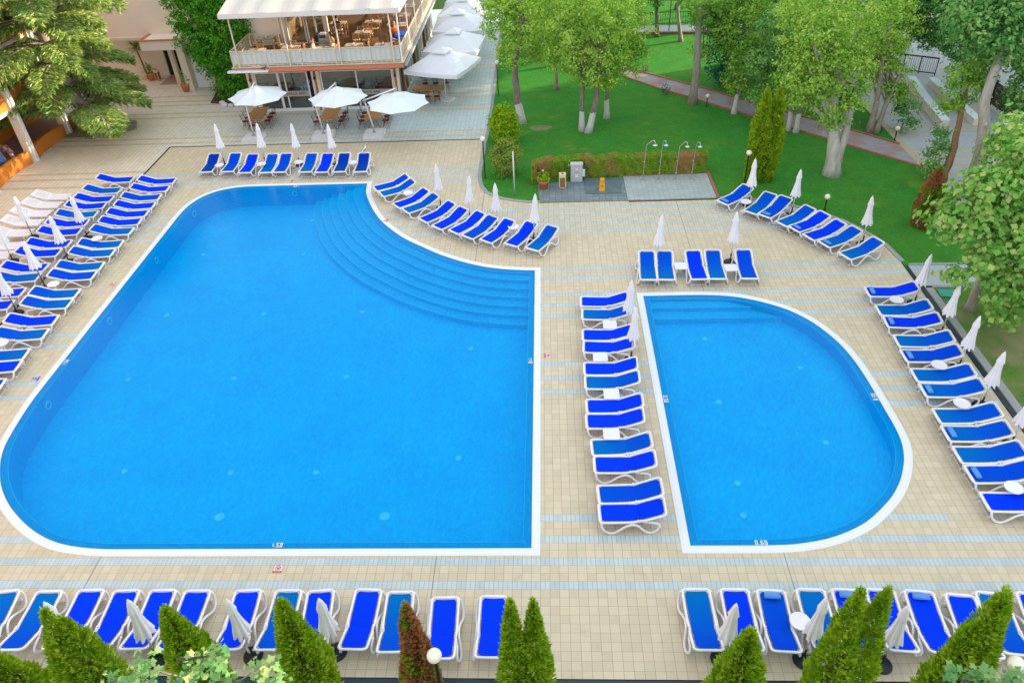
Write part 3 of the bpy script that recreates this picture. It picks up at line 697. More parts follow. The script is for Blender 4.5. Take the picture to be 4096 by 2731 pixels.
def make_white_lounger():
    r_ = empty('plastic_lounger')
    m = MB()
    def plate(s0, s1, hw, dz, th):
        for a, b in ((s0, s1),):
            n = 8
            for i in range(n):
                p, q = a+(b-a)*i/n, a+(b-a)*(i+1)/n
                vs = [P(p, -hw, dz), P(q, -hw, dz), P(q, hw, dz), P(p, hw, dz), P(p, -hw, dz-th), P(q, -hw, dz-th), P(q, hw, dz-th), P(p, hw, dz-th)]
                m.add(vs, [(0,1,2,3),(7,6,5,4),(0,4,5,1),(1,5,6,2),(2,6,7,3),(3,7,4,0)])
    # rails either side and slats across with gaps
    for y0, y1 in ((-.34, -.25), (.25, .34)):
        for i in range(16):
            p, q = 1.9*i/16, 1.9*(i+1)/16
            vs = [P(p, y0), P(q, y0), P(q, y1), P(p, y1), P(p, y0, -.06), P(q, y0, -.06), P(q, y1, -.06), P(p, y1, -.06)]
            m.add(vs, [(0,1,2,3),(7,6,5,4),(0,4,5,1),(1,5,6,2),(2,6,7,3),(3,7,4,0)])
    s_ = .02
    while s_ < 1.86:
        wd = .085 if s_ < HX else .040; gap = .012 if s_ < HX else .030
        if s_ > 1.70: wd, gap = .16, .05
        vs = [P(s_, -.26, -.004), P(s_+wd, -.26, -.004), P(s_+wd, .26, -.004), P(s_, .26, -.004), P(s_, -.26, -.03), P(s_+wd, -.26, -.03), P(s_+wd, .26, -.03), P(s_, .26, -.03)]
        m.add(vs, [(0,1,2,3),(7,6,5,4),(0,4,5,1),(1,5,6,2),(2,6,7,3),(3,7,4,0)]); s_ += wd+gap
    m.build('slatted_bed', M['white_bare'], r_)
    for x, y in ((.3, -.3), (.3, .3), (1.05, -.3), (1.05, .3)):
        m = MB(); m.tube([(x, y, SZ-.05), (x-.03, y*1.04, 0.012)], [.04, .025], 8); m.build('leg', M['white_old'], r_)
    return r_
lounger0 = make_lounger(); wl0 = make_white_lounger(); used = [False, False]
def mk_towel():
    m = MB(); m.tube([(0, -.20, 0), (0, -.19, 0), (0, 0, .004), (0, .19, 0), (0, .20, 0)], [.045, .07, .075, .07, .045], 12)
    for k in range(len(m.v)): x, y, z = m.v[k]; m.v[k] = (x*1.15, y, z*.8)
    return m.build('rolled_towel', M['towel'])
tow0 = mk_towel(); tused = [False]
LOUNGERS={
 'A':[(-18.44,10.76,91,'d'),(-17.23,10.74,90,'m'),(-16.19,10.54,89,'b'),(-15.04,10.49,90,'t'),(-14.27,10.5,90,'m'),(-12.82,10.44,90,'t'),(-11.91,10.36,89,'b'),(-10.96,10.35,90,'d'),(-9.82,10.28,92,'d')],
 'B1':[(-20.66,8.8,-176,'b'),(-20.65,7.87,-175,'b'),(-20.7,6.88,-174,'m'),(-20.63,5.96,-174,'b'),(-20.63,5.12,-175,'b'),(-20.62,4.27,-174,'b'),(-20.62,3.38,-178,'t'),(-20.58,2.11,-174,'t'),(-20.61,1.34,-176,'t'),(-20.59,0.17,-173,'t'),(-20.57,-0.58,-175,'m'),(-20.62,-1.98,-176,'t'),(-20.57,-2.73,-177,'t'),(-20.56,-3.93,-174,'b'),(-20.48,-4.85,-174,'t'),(-20.55,-6.13,-174,'t'),(-20.46,-6.83,-174,'b'),(-20.46,-7.92,-174,'m')],
 'B2':[(-23.12,9.14,-177,'b'),(-23.21,7.84,-178,'t'),(-23.2,6.85,-177,'b'),(-23.24,6.07,-173,'b'),(-23.25,5.15,-173,'t'),(-23.28,4.26,-173,'b'),(-23.22,3.41,-174,'b'),(-23.14,2.26,-175,'b'),(-23.22,1.46,-176,'b'),(-23.14,0.18,-176,'b'),(-23.06,-0.66,-173,'t'),(-23.1,-1.83,-175,'b'),(-23.07,-2.78,-174,'b')],
 'B3':[(-25.7,7.33,180,'w'),(-25.73,6.42,178,'w'),(-25.78,5.51,178,'w'),(-25.71,4.55,178,'w'),(-25.66,3.51,-179,'w'),(-25.42,2.23,-176,'w'),(-25.5,1.4,-176,'w')],
 'C':[(-7.82,7.73,28,'m'),(-7.41,7.12,31,'t'),(-6.53,5.93,39,'b'),(-5.98,5.36,38,'t'),(-5.06,4.43,44,'b'),(-4.37,3.76,49,'b'),(-3.53,3.3,48,'b'),(-2.9,2.84,51,'m'),(-2.07,2.45,54,'b'),(-0.99,2.12,59,'b'),(-0.04,1.7,59,'t')],
 'D':[(4.35,-0.78,87,'t'),(5.08,-0.8,86,'t'),(6.35,-0.81,91,'b'),(7.13,-0.81,88,'t'),(8.4,-0.83,88,'m')],
 'D2':[(2.38,-3.21,-3,'b'),(2.4,-4.08,-3,'t'),(2.36,-5.39,-2,'b'),(2.36,-6.13,-4,'b'),(2.33,-7.35,-1,'b'),(2.33,-8.08,-1,'t'),(2.32,-9.28,0,'b'),(2.28,-9.99,0,'b'),(2.39,-11.14,2,'t'),(2.43,-11.89,0,'b'),(2.48,-13.04,2,'m'),(2.47,-13.74,1,'b')],
 'F':[(9.22,5.45,38,'mp'),(10.21,4.52,48,'t'),(10.79,4.13,45,'mp'),(11.5,3.21,33,'t'),(11.95,2.66,29,'bp'),(12.4,1.89,27,'b'),(12.88,1.26,27,'tp'),(13.45,0.26,27,'t')],
 'G':[(13.58,-2.86,-2,'bp'),(13.57,-4.1,-1,'t'),(13.58,-4.9,-5,'bp'),(13.55,-6.03,-3,'t'),(13.49,-6.86,-1,'mp'),(13.44,-7.92,-2,'t'),(13.43,-8.68,-2,'tp'),(13.37,-9.9,0,'t'),(13.32,-10.7,-1,'tp'),(13.29,-11.59,0,'t'),(13.3,-12.35,1,'mp'),(13.28,-13.41,-1,'b')],
 'H':[(-14.27,-17.25,-82,'t'),(-13.18,-17.26,-88,'t'),(-12.05,-17.22,-88,'b'),(-11.06,-17.23,-87,'b'),(-10.09,-17.22,-88,'b'),(-9.16,-17.23,-89,'b'),(-7.77,-17.22,-87,'b'),(-6.72,-17.22,-89,'t'),(-5.8,-17.22,-85,'b'),(-4.63,-17.19,-91,'b'),(-3.73,-17.26,-88,'t'),(-2.54,-17.42,-88,'b'),(-1.32,-17.38,-90,'b')],
 'I':[(3.86,-17.16,-90,'t'),(4.82,-17.16,-91,'b'),(5.7,-17.19,-93,'mp'),(6.71,-17.16,-92,'t'),(7.58,-17.16,-93,'bp'),(8.41,-17.16,-94,'b'),(9.34,-17.2,-95,'bp'),(10.29,-17.3,-96,'b'),(11.04,-17.24,-97,'t'),(12.0,-17.26,-99,'b')],
}
PARASOLS={
 'A':[(-17.96,11.44,0.01,0.20),(-15.64,11.47,0.05,0.10),(-13.60,11.23,-0.05,0.19),(-11.56,11.13,-0.08,0.18)],
 'B':[(-24.82,3.59,0.14,-0.14),(-21.98,3.40,0.13,-0.15),(-21.84,1.26,0.02,0.08),(-21.78,-0.92,-0.10,0.17),(-24.57,1.38,0.15,-0.13),(-21.98,-2.82,0.18,-0.09)],
 'C':[(-5.08,5.73,-0.03,-0.07),(-3.56,4.39,0.19,-0.05),(-2.19,3.57,0.04,-0.14),(-0.46,2.29,0.16,-0.06)],
 'D':[(4.82,-0.05,0.11,0.17),(7.99,0.11,-0.02,0.10)],
 'E':[(3.15,-4.72,0.08,-0.04),(3.14,-6.47,0.06,0.02)],
 'F':[(9.86,5.23,0.01,0.15),(11.61,4.18,-0.01,-0.12),(13.96,1.40,-0.18,-0.08)],
 'G':[(14.40,-3.21,-0.07,-0.19),(14.59,-5.20,-0.07,-0.19),(14.40,-7.13,-0.08,-0.18),(14.30,-9.07,-0.12,-0.16),(14.37,-10.88,-0.15,-0.13)],
 'H':[(-11.61,-17.99,0.00,0.00),(-9.67,-18.03,0.02,0.14),(-7.28,-17.92,-0.02,0.00),(-5.21,-17.82,0.05,-0.06)],
 'I':[(4.24,-17.93,0.03,-0.06),(6.17,-17.93,0.14,0.15),(7.98,-18.05,-0.01,0.05)],
}
ROUND_TABLES={'A':[(-17.79,10.39),(-15.44,10.41),(-13.39,10.53),(-10.32,10.29)],'B':[(-20.93,2.49),(-20.98,-1.39),(-20.86,-5.52)],'C':[(-6.76,6.45),(-1.37,2.75)],'F':[(9.55,4.67)],'G':[(13.48,-3.60),(13.46,-7.53),(13.38,-9.47),(13.29,-13.00)],'I':[(6.21,-17.22)]}
SQUARE_TABLES=[(5.73,-0.75),(7.75,-0.96),(2.49,-4.80),(2.01,-6.74),(2.26,-8.74),(2.12,-10.63)]

ROWN = {'A': ('back row below the cafe terrace', 'left', 'sun loungers in the back row below the cafe terrace'),
 'B1': ('column along the large pool\'s left side', 'back', 'sun loungers in the inner column left of the large pool'),
 'B2': ('outer column left of the dark drain', 'back', 'sun loungers in the outer column left of the drain'),
 'B3': ('outermost row at far left', 'back', 'white plastic loungers at far left'),
 'C': ('curved row beside the pool steps', 'back', 'sun loungers in the curved row by the steps'),
 'D': ('short row above the small pool', 'left', 'sun loungers in the short row above the small pool'),
 'D2': ('column between the two pools', 'back', 'sun loungers in the column between the pools'),
 'F': ('diagonal row beside the lawn', 'back', 'sun loungers in the diagonal row beside the lawn'),
 'G': ('column right of the small pool', 'back', 'sun loungers in the column right of the small pool'),
 'H': ('front left row behind the thujas', 'left', 'sun loungers in the front left row'),
 'I': ('front right row behind the thujas', 'left', 'sun loungers in the front right row')}
for k, lst in LOUNGERS.items():
    rn, side, grp = ROWN[k]
    for i, (cx, cy, deg, code) in enumerate(lst):
        a = R(deg); wl_ = code[0] == 'w'
        root = wl0 if wl_ else lounger0; ix = 1 if wl_ else 0
        o = root if not used[ix] else copy_tree(root); used[ix] = True
        # image mid point of the cloth sits 0.95 m from the foot end
        o.location = (cx-.93*math.cos(a), cy-.93*math.sin(a), 0); o.rotation_euler = (0, 0, a)
        ps = ordn(i)+' from the '+side
        if wl_: tag(o, 'white slatted plastic lounger, %s in the %s' % (ps, rn), 'sun lounger', grp)
        else:
            mk, cn = FM[code[0]]
            tag(o, '%s lounger, %s in the %s' % (cn, ps, rn), 'sun lounger', grp)
            for ch in o.children:
                if ch.name.startswith(('seat_sling', 'backrest_sling')):
                    ch.material_slots[0].link = 'OBJECT'; ch.material_slots[0].material = M[mk]
        if 'p' in code:
            q = tow0 if not tused[0] else tow0.copy()
            if tused[0]: COL.objects.link(q)
            tused[0] = True
            q.location = (o.location.x+.20*math.cos(a), o.location.y+.20*math.sin(a), SZ+.062); q.rotation_euler = (0, 0, a)
            tag(q, 'rolled pale blue towel on lounger %s from the %s, %s' % (ordn(i), side, {'F': 'diagonal row beside the lawn', 'G': 'column right of the small pool', 'I': 'front right row'}[k]), 'towel', 'rolled towels on loungers')
# ------------------------------------------------------------------ closed parasols
def make_parasol():
    r_ = empty('closed_parasol'); m = MB(); n = 32
    fold = lambda a, i: 1+(.10+.16*min(1, max(0, (i-5)/4)))*math.cos(8*a+.5*math.sin(2*a))
    m.lathe([(.012, 2.33), (.03, 2.32), (.05, 2.27), (.075, 2.15), (.10, 2.03), (.118, 1.94)], n=n, mod=lambda a, i: 1+.09*math.cos(8*a), cap=False)
    m.lathe([(.118, 1.94), (.10, 1.945)], n=n, mod=lambda a, i: 1+.09*math.cos(8*a), cap=False)
    m.build('top_flap', M['canvas'], r_)
    m = MB()
    pr = [(.06, 2.10), (.088, 1.98), (.095, 1.90), (.105, 1.75), (.122, 1.6), (.142, 1.45), (.165, 1.3), (.19, 1.15), (.205, 1.05)]
    b = len(m.v); m.lathe(pr, n=48, mod=fold, cap=False)
    for i in range(len(m.v)-48, len(m.v)):
        x, y, z = m.v[i]; m.v[i] = (x, y, z-.03*math.cos(8*math.atan2(y, x)))
    m.build('folded_canopy', M['canvas'], r_)
    m = MB(); m.tube([(0, 0, .42), (0, 0, 2.37)], .021, 10); m.build('pole', M['white'], r_)
    m = MB(); m.tube([(0, 0, .04), (0, 0, .44)], .028, 10); m.box(-.01, .05, -.008, .008, .36, .39); m.build('pole_sleeve', M['black'], r_)
    m = MB(); m.lathe([(.25, 0), (.255, .02), (.25, .05), (.20, .07), (.06, .085), (.045, .12), (.03, .125)], n=28); m.build('base', M['base'], r_)
    return r_
par0 = make_parasol(); pu = [False]
for k, lst in PARASOLS.items():
    nm = {'A': 'back row below the cafe', 'B': 'left side of the large pool', 'C': 'curved row beside the steps', 'D': 'short row above the small pool', 'E': 'column between the pools', 'F': 'diagonal row beside the lawn', 'G': 'column right of the small pool', 'H': 'front left row', 'I': 'front right row'}[k]
    if k == 'B':
        lst = [lst[j] for j in (0, 4, 1, 2, 3, 5)]
        names = ['white closed parasol, rear one among the white plastic loungers', 'white closed parasol, nearer one among the white plastic loungers']+['closed parasol, %s from the back beside the long left drain' % ordn(j) for j in range(4)]
    for i, (x, y, lx, ly) in enumerate(lst):
        o = par0 if not pu[0] else copy_tree(par0); pu[0] = True
        d = Vector((lx*.8, ly*.8, 2.3)).normalized(); q = Vector((0, 0, 1)).rotation_difference(d)
        o.location = (x, y, .0); o.rotation_euler = (q.to_matrix() @ Matrix.Rotation((x*7+y*3) % 6, 3, 'Z')).to_euler(); o.scale = (.94+.16*((x*3.7+y*1.9) % 1), .94+.16*((x*1.3+y*2.9) % 1), .985+.03*((x*5.1+y) % 1))
        side = 'left' if k in 'ADHI' else 'back'
        tag(o, names[i] if k == 'B' else 'closed white parasol, %s from the %s in the %s' % (ordn(i), side, nm), 'parasol', 'closed parasols among the loungers')
        if k in ('B',) and i not in (1,2):
            for ch in o.children:
                if ch.name.startswith('pole') and not ch.name.startswith('pole_sleeve'):
                    ch.data = ch.data.copy(); ch.data.materials[0] = M['bark']
# ------------------------------------------------------------------ small tables
def make_rt():
    r_ = empty('round_side_table'); m = MB(); m.lathe([(.02, .49), (.22, .495), (.25, .50), (.255, .515), (.25, .525), (.235, .52), (.001, .515)], n=28); m.build('table_top', M['white'], r_)
    m = MB(); m.lathe([(.045, .06), (.03, .12), (.028, .4), (.05, .5)], n=14); m.build('pedestal', M['white'], r_)
    m = MB(); m.lathe([(.19, 0), (.195, .02), (.16, .04), (.05, .07)], n=24); m.build('foot', M['white'], r_)
    return r_
rt0 = make_rt(); ru = [False]
for k, lst in ROUND_TABLES.items():
    for i, (x, y) in enumerate(lst):
        o = rt0 if not ru[0] else copy_tree(rt0); ru[0] = True; o.location = (x, y, 0)
        rn, side, _g = ROWN[{'B': 'B1'}.get(k, k)]
        tag(o, ('white round side table, %s from the %s in the %s' % (ordn(i), side, rn.replace("column along the large pool's left side", 'column left of the large pool'))) if len(lst) > 1 else 'white round side table in the '+rn, 'side table', 'round side tables between loungers')
def make_sq():
    r_ = empty('square_side_table'); m = MB(); prof = rrect(-.24, .28, .26, .07); V = []; F = []
    prof = [(x-.02, y) for x, y in prof]; n = len(prof)
    V = [(x, y, .40) for x, y in prof]+[(x, y, .43) for x, y in prof]+[(x*.93, y*.93, .436) for x, y in prof]
    F = [tuple(range(n-1, -1, -1)), tuple(2*n+i for i in range(n))]+[(i, (i+1) % n, (i+1) % n+n, i+n) for i in range(n)]+[(i+n, (i+1) % n+n, (i+1) % n+2*n, i+2*n) for i in range(n)]
    m.add(V, F); m.build('table_top', M['white_old'], r_)
    for sx in (-1, 1):
        for sy in (-1, 1):
            m = MB(); m.tube([(sx*.20, sy*.20, .41), (sx*.225, sy*.225, 0.01)], [.035, .022], 8); m.build('leg', M['white_old'], r_)
    return r_
sq0 = make_sq()
SQL = ['left one in the short row above the small pool', 'right one in the short row above the small pool', 'rearmost in the column between the pools', 'second from the back in the column between the pools', 'third from the back in the column between the pools', 'nearest in the column between the pools']
for i, (x, y) in enumerate(SQUARE_TABLES):
    o = sq0 if i == 0 else copy_tree(sq0); o.location = (x, y, 0); tag(o, 'square white plastic table, '+SQL[i], 'side table', 'square side tables between loungers')
# ------------------------------------------------------------------ open cantilever parasols
def cantilever(base, c, rz, apz, rim, Rr, elbow, lb, ns=8):
    r_ = empty('cantilever_parasol', (base[0], base[1], 0), 0, lb, 'parasol', 'open cantilever parasols in front of the snack bar')
    m = MB(); m.box(-.60, .60, -.62, .62, 0, .10); m.box(-.585, .585, -.605, .605, .10, .20); o = m.build('concrete_base', M['concrete'], r_)
    m = MB(); ex, ey, ez = elbow; ex -= base[0]; ey -= base[1]
    m.tube([(0, 0, .2), (0, 0, .55)], .05, 10); m.lathe([(.12, .2), (.12, .22), (.05, .24)], n=14); m.build('pole_foot', M['greymetal'], r_)
    m = MB(); m.tube([(0, 0, .5), (ex, ey, ez)], .042, 12); m.build('pole', M['white'], r_)
    ax, ay = c[0]-base[0], c[1]-base[1]
    m = MB(); m.tube([(ex-(ax-ex)*.06, ey-(ay-ey)*.06, ez-.05), (ax, ay, apz+.26)], .038, 10); m.build('arm', M['white'], r_)
    m = MB(); m.tube([(ex, ey, ez-.14), (ex, ey, ez+.1)], .065, 10); m.tube([(ax, ay, apz+.32), (ax, ay, apz+.02)], .05, 10); m.build('joint', M['greymetal'], r_)
    m = MB(); K = 12; vs = []; fs = []; nr = 7
    for i in range(nr+1):
        f = i/nr
        for k in range(ns*K):
            a = 2*PI*k/(ns*K)+rz; ph = (k % K)/K; scal = 1-.055*f*math.sin(PI*ph)
            rad = max(.02, Rr*f)*math.cos(PI/ns)/math.cos((ph-.5)*2*PI/ns)*scal if 0 else max(.02, Rr*f)*(math.cos(PI/ns)/math.cos((ph-.5)*2*PI/ns)*.98+.02)*scal
            z = apz-(apz-rim)*f**1.12-.02*math.sin(PI*ph)*f
            vs.append((ax+rad*math.cos(a), ay+rad*math.sin(a), z))
    N = ns*K
    for i in range(nr):
        for k in range(N): fs.append((i*N+k, i*N+(k+1) % N, (i+1)*N+(k+1) % N, (i+1)*N+k)[::-1])
    m.add(vs, fs); cn = m.build('canopy', M['canvas_b'], r_)
    m = MB(); vs = []; fs = []
    for i, (f, dz) in enumerate(((.02, .05), (.28, -.01), (.29, -.05))):
        for k in range(N):
            a = 2*PI*k/N+rz; ph = (k % K)/K; rad = Rr*f*(1-.04*math.sin(PI*ph)*(i > 0)); vs.append((ax+rad*math.cos(a), ay+rad*math.sin(a), apz-(apz-rim)*f+dz+.03))
    for i in range(2):
        for k in range(N): fs.append((i*N+k, i*N+(k+1) % N, (i+1)*N+(k+1) % N, (i+1)*N+k)[::-1])
    m.add(vs, fs, True); m.build('vent_cap', M['canvas_b'], cn)
    for k in range(ns):
        a = 2*PI*k/ns+rz; m = MB(); m.tube([(ax, ay, apz-.06), (ax+Rr*.97*math.cos(a), ay+Rr*.97*math.sin(a), rim-.03)], .012, 5); m.build('rib', M['greymetal'], r_)
cantilever((-17.42,15.22), (-16.95,16.15), .25, 2.82, 2.28, 1.75, (-17.42,15.17,2.3), 'open pale blue cantilever parasol over the leftmost outdoor table')
cantilever((-13.18,15.26), (-11.95,15.45), .1, 2.86, 2.28, 1.75, (-13.25,15.0,2.18), 'open pale blue cantilever parasol, middle one before the snack bar')
cantilever((-10.09,15.24), (-8.22,14.25), -.1, 2.86, 2.30, 1.82, (-10.32,15.0,2.22), 'open pale blue cantilever parasol, rightmost one before the snack bar')
# big square parasols along the right side of the building
def big_parasol(c, rz, hw, lb, base=None):
    r_ = empty('large_square_parasol', (c[0], c[1], 0), rz, lb, 'parasol', 'large square parasols beside the building')
    rim, apz = 2.32, 3.22
    m = MB(); n = 10; vs = []; fs = []
    for s_ in range(4):
        a = s_*PI/2; M3 = Matrix.Rotation(a, 3, 'Z'); b0 = len(vs)
        for i in range(n+1):
            f = .04+.96*i/n
            for j in range(n+1):
                u = (2*j/n-1); sag = -.05*f*(1-u*u)
                z = apz-(apz-rim)*f**1.06+sag*(f > .3); vs.append(M3 @ Vector((hw*f, hw*f*u, z)))
        for i in range(n):
            for j in range(n): fs.append((b0+i*(n+1)+j, b0+(i+1)*(n+1)+j, b0+(i+1)*(n+1)+j+1, b0+i*(n+1)+j+1))
        b1 = len(vs)
        for j in range(n+1):
            u = (2*j/n-1); z = rim-.05*(1-u*u); vs.append(M3 @ Vector((hw, hw*u, z))); vs.append(M3 @ Vector((hw*1.004, hw*u*1.004, z-.24+.01*math.sin(9*u))))
        for j in range(n): fs.append((b1+2*j, b1+2*j+1, b1+2*j+3, b1+2*j+2))
    m.add(vs, fs, True); cn = m.build('canopy', M['canvas_c'], r_)
    m = MB(); vs = []; fs = []
    for s_ in range(4):
        M3 = Matrix.Rotation(s_*PI/2, 3, 'Z'); b0 = len(vs)
        for f, z in ((.02, apz+.16), (.27, apz-.08), (.275, apz-.16)):
            for u in (-1, -.5, 0, .5, 1): vs.append(M3 @ Vector((hw*f, hw*f*u, z)))
        for i in range(2):
            for j in range(4): fs.append((b0+i*5+j, b0+(i+1)*5+j, b0+(i+1)*5+j+1, b0+i*5+j+1))
    m.add(vs, fs); m.build('vent_cap', M['canvas_c'], cn)
    bx = base or (0, 0); m = MB(); m.tube([(bx[0], bx[1], .05), (0, 0, apz+.2)], .035, 12); m.build('pole', M['white'], r_)
    m = MB(); m.box(bx[0]-.45, bx[0]+.45, bx[1]-.45, bx[1]+.45, 0, .08); m.build('concrete_base', M['concrete'], r_)
M['canvas_c'] = plain('lavender_grey_canvas', (.74, .80, .88), .8, .15, .05, 2)
big_parasol((-6.35,20.95), R(-20), 1.85, 'large square white parasol, nearest one over the long outdoor table')
big_parasol((-6.0,25.2), R(-6), 1.85, 'large square white parasol, second from the front beside the building')
big_parasol((-6.1,30.0), R(0), 1.8, 'large square white parasol, third from the front beside the building')
big_parasol((-6.05,33.9), R(-4), 1.8, 'large square white parasol, fourth from the front beside the building')
big_parasol((-5.9,38.0), R(-4), 1.8, 'large square white parasol, farthest one beside the building')
# ------------------------------------------------------------------ cafe tables and chairs
def cafe_table(x, y, L, W_, rz, lb):
    r_ = empty('cafe_table', (x, y, 0), rz, lb, 'table', 'wooden outdoor tables by the snack bar')
    m = MB()
    n = 8
    for i in range(n): m.box(-W_/2+W_*i/n+.004, -W_/2+W_*(i+1)/n-.004, -L/2, L/2, .715, .755)
    m.build('table_top', M['wood'], r_)
    for e in (-1, 1):
        m = MB(); y0 = e*(L/2-.3)
        for sx in (-1, 1): m.tube([(sx*W_*.30, y0, .71), (sx*W_*.18, y0, .42), (sx*W_*.30, y0, .18), (sx*W_*.40, y0, .01)], .016, 6)
        m.tube([(-W_*.2, y0, .42), (W_*.2, y0, .42)], .012, 5); m.tube([(-W_*.3, y0, .705), (W_*.3, y0, .705)], .014, 5)
        m.build('leg', M['black'], r_)
    m = MB(); m.tube([(0, -L/2+.3, .42), (0, 0, .5), (0, L/2-.3, .42)], .012, 5); m.build('stretcher', M['black'], r_)
cafe_table(-17.7, 17.45, 2.1, 1.0, R(4), 'long wooden table under the leftmost cantilever parasol')
cafe_table(-13.05, 17.05, 2.0, 1.0, R(2), 'long wooden table under the middle cantilever parasol')
cafe_table(-10.3, 16.95, 2.0, 1.0, R(2), 'long wooden table left of the rightmost cantilever parasol')
cafe_table(-7.45, 21.1, 2.0, 1.1, R(88), 'long wooden table under the nearest square parasol')
cafe_table(-7.3, 23.6, 2.0, 1.1, R(88), 'long wooden table behind the nearest square parasol')
def make_bistro():
    r_ = empty('bistro_chair'); m = MB(); m.lathe([(.17, .44), (.20, .45), (.20, .475), (.17, .49), (.001, .495)], n=20); m.build('seat', M['red'], r_)
    for sx in (-1, 1):
        for sy in (-1, 1):
            m = MB(); m.tube([(sx*.12, sy*.12, .44), (sx*.15, sy*.15, .22), (sx*.20, sy*.20, .01)], .010, 6); m.build('leg', M['black'], r_)
    m = MB(); m.tube([(.15*math.cos(a), .15*math.sin(a), .24) for a in np.linspace(0, 2*PI, 15)[:-1]], .007, 5, closed=True)
    arc = [(.17*math.sin(a), .19+.05*(1-math.cos(a)), .46+.23*(1-math.cos(a))) for a in np.linspace(-PI*.98, PI*.98, 17)]
    arc = [(.18*math.sin(q*PI), .19+.04*math.cos(q*PI), .90-.44*abs(q)**2.2) for q in np.linspace(-1, 1, 19)]
    m.tube(arc, .010, 6); m.tube([(.09*math.sin(q), .21, .70+.13*math.cos(q)) for q in np.linspace(0, 2*PI, 15)[:-1]], .007, 5, closed=True)
    m.tube([(0, .22, .83), (0, .19, .46)], .006, 5); m.build('back_loops', M['black'], r_)
    return r_
bc0 = make_bistro(); bn = 0
def chairs(lst, desc):
    global bn
    for i, (x, y, a, s_) in enumerate(lst):
        o = bc0 if bn == 0 else copy_tree(bc0); bn += 1
        o.location = (x, y, 0); o.rotation_euler = (0, 0, R(a)); tag(o, 'red seated bistro chair %s of %s' % (s_, desc), 'chair', 'bistro chairs around the outdoor tables')
chairs([(-18.4,16.9,90,'nearest on the left side'),(-18.45,17.5,90,'middle on the left side'),(-18.5,18.15,90,'farthest on the left side'),(-17.02,16.9,-90,'nearest on the right side'),(-17.02,17.5,-90,'middle on the right side'),(-17.05,18.15,-90,'farthest on the right side'),(-17.75,16.15,180,'at the near end')], 'the leftmost outdoor table')
chairs([(-13.85,16.5,90,'nearest on the left side'),(-13.85,17.2,90,'farther on the left side'),(-12.32,16.5,-90,'nearest on the right side'),(-12.35,17.2,-90,'middle on the right side'),(-12.35,17.85,-90,'farthest on the right side')], 'the middle outdoor table')
chairs([(-11.05,16.45,90,'nearest on the left side'),(-11.08,17.1,90,'middle on the left side'),(-11.1,17.75,90,'farthest on the left side'),(-9.55,16.4,-90,'nearest on the right side'),(-9.58,17.1,-90,'middle on the right side'),(-9.6,17.8,-90,'farthest on the right side')], 'the right outdoor table')
chairs([(-8.1,20.35,180,'left one in front'),(-7.45,20.3,180,'middle one in front'),(-6.85,20.3,180,'right one in front'),(-8.3,21.95,0,'left one behind'),(-7.85,21.95,0,'middle one behind'),(-7.1,21.95,0,'right one behind')], 'the table under the square parasol')
chairs([(-7.9,22.85,180,'left one in front'),(-7.2,22.85,180,'middle one in front'),(-6.5,22.85,180,'right one in front')], 'the second table beside the building')
# ------------------------------------------------------------------ restaurant building
def part(mb, name, mat, par): return mb.build(name, mat, par)
B0 = empty('restaurant_building', (-13.6, 19.75, 0), 0, 'two storey cafe building with white awning roof, balcony terrace and glazed snack bar', 'building')
def bb(name, mat, boxes, par=B0):
    m = MB()
    for b in boxes: m.box(*b)
    o = m.build(name, mat, par)
    if par is B0: o.location = (13.6, -19.75, 0)
    return o
XL, XR, YF, YB = -18.95, -8.45, 18.35, 39.0
GX0, GX1, GY = -18.75, -9.1, 19.75
bb('terrace_slab', M['floorwood'], [(XL, XR, YF, YB, 3.02, 3.26)])
bb('fascia', M['terracotta_band'], [(XL, XR+.0, YF-.05, YF, 2.98, 3.22), (XR, XR+.05, YF-.05, YB, 2.98, 3.16)])
bb('balcony_edge', M['cream_metal'], [(XL, XR+.10, YF-.10, YF+.12, 3.262, 3.30), (XR-.1, XR+.12, YF+.12, YB, 3.262, 3.30)])
bb('side_gutter', M['greymetal'], [(XR+.125, XR+.27, YF, YB, 3.05, 3.20)])
bb('front_gutter', M['canvas_b'], [(XL-.25, -16.7, YF-.32, YF-.055, 3.04, 3.14)])
bb('soffit_beam', M['wood_d'], [(GX0, GX1, GY-.12, GY+.05, 2.52, 3.015), (GX1-.1, GX1+.12, GY, YB-1, 2.52, 3.015)])
# ground floor: piers and glazing
for x0, x1, mt in ((-18.78, -18.60, 'cream'), (-18.60, -18.46, 'wood_d'), (-18.46, -18.30, 'cream'), (-14.62, -14.47, 'cream'), (-14.47, -14.32, 'wood_d'), (-14.32, -14.10, 'cream'), (-9.42, -9.34, 'cream'), (-9.34, -9.20, 'wood_d'), (-9.20, -9.04, 'cream')):
    bb('pier', M[mt], [(x0, x1, GY-.02 if mt != 'wood_d' else GY-.03, GY+.25, 0, 2.52)])
bb('sill', M['white_frame'], [(-18.3, -14.62, GY-.04, GY+.14, 0, .09), (-14.1, -9.42, GY-.04, GY+.14, 0, .09)])
def window(name, x0, x1, z0, z1, y, par=B0, fw=.07, mull=(), door=False):
    m = MB(); m.box(x0, x0+fw, y, y+.08, z0, z1); m.box(x1-fw, x1, y, y+.08, z0, z1); m.box(x0+fw, x1-fw, y, y+.08, z1-fw, z1); m.box(x0+fw, x1-fw, y, y+.08, z0, z0+fw)
    for q in mull: m.box(q-fw*.55, q+fw*.55, y-.004, y+.084, z0+fw, z1-fw)
    o = m.build(name, M['white_frame'], par)
    if par is B0: o.location = (13.6, -19.75, 0)
    g = MB(); g.box(x0+fw, x1-fw, y+.035, y+.043, z0+fw, z1-fw); g.build('pane', M['glass'], o)
    return o
window('window', -18.28, -16.78, .09, 2.50, GY); window('window', -16.78, -14.88, .09, 2.50, GY+.02, mull=(-16.38,))
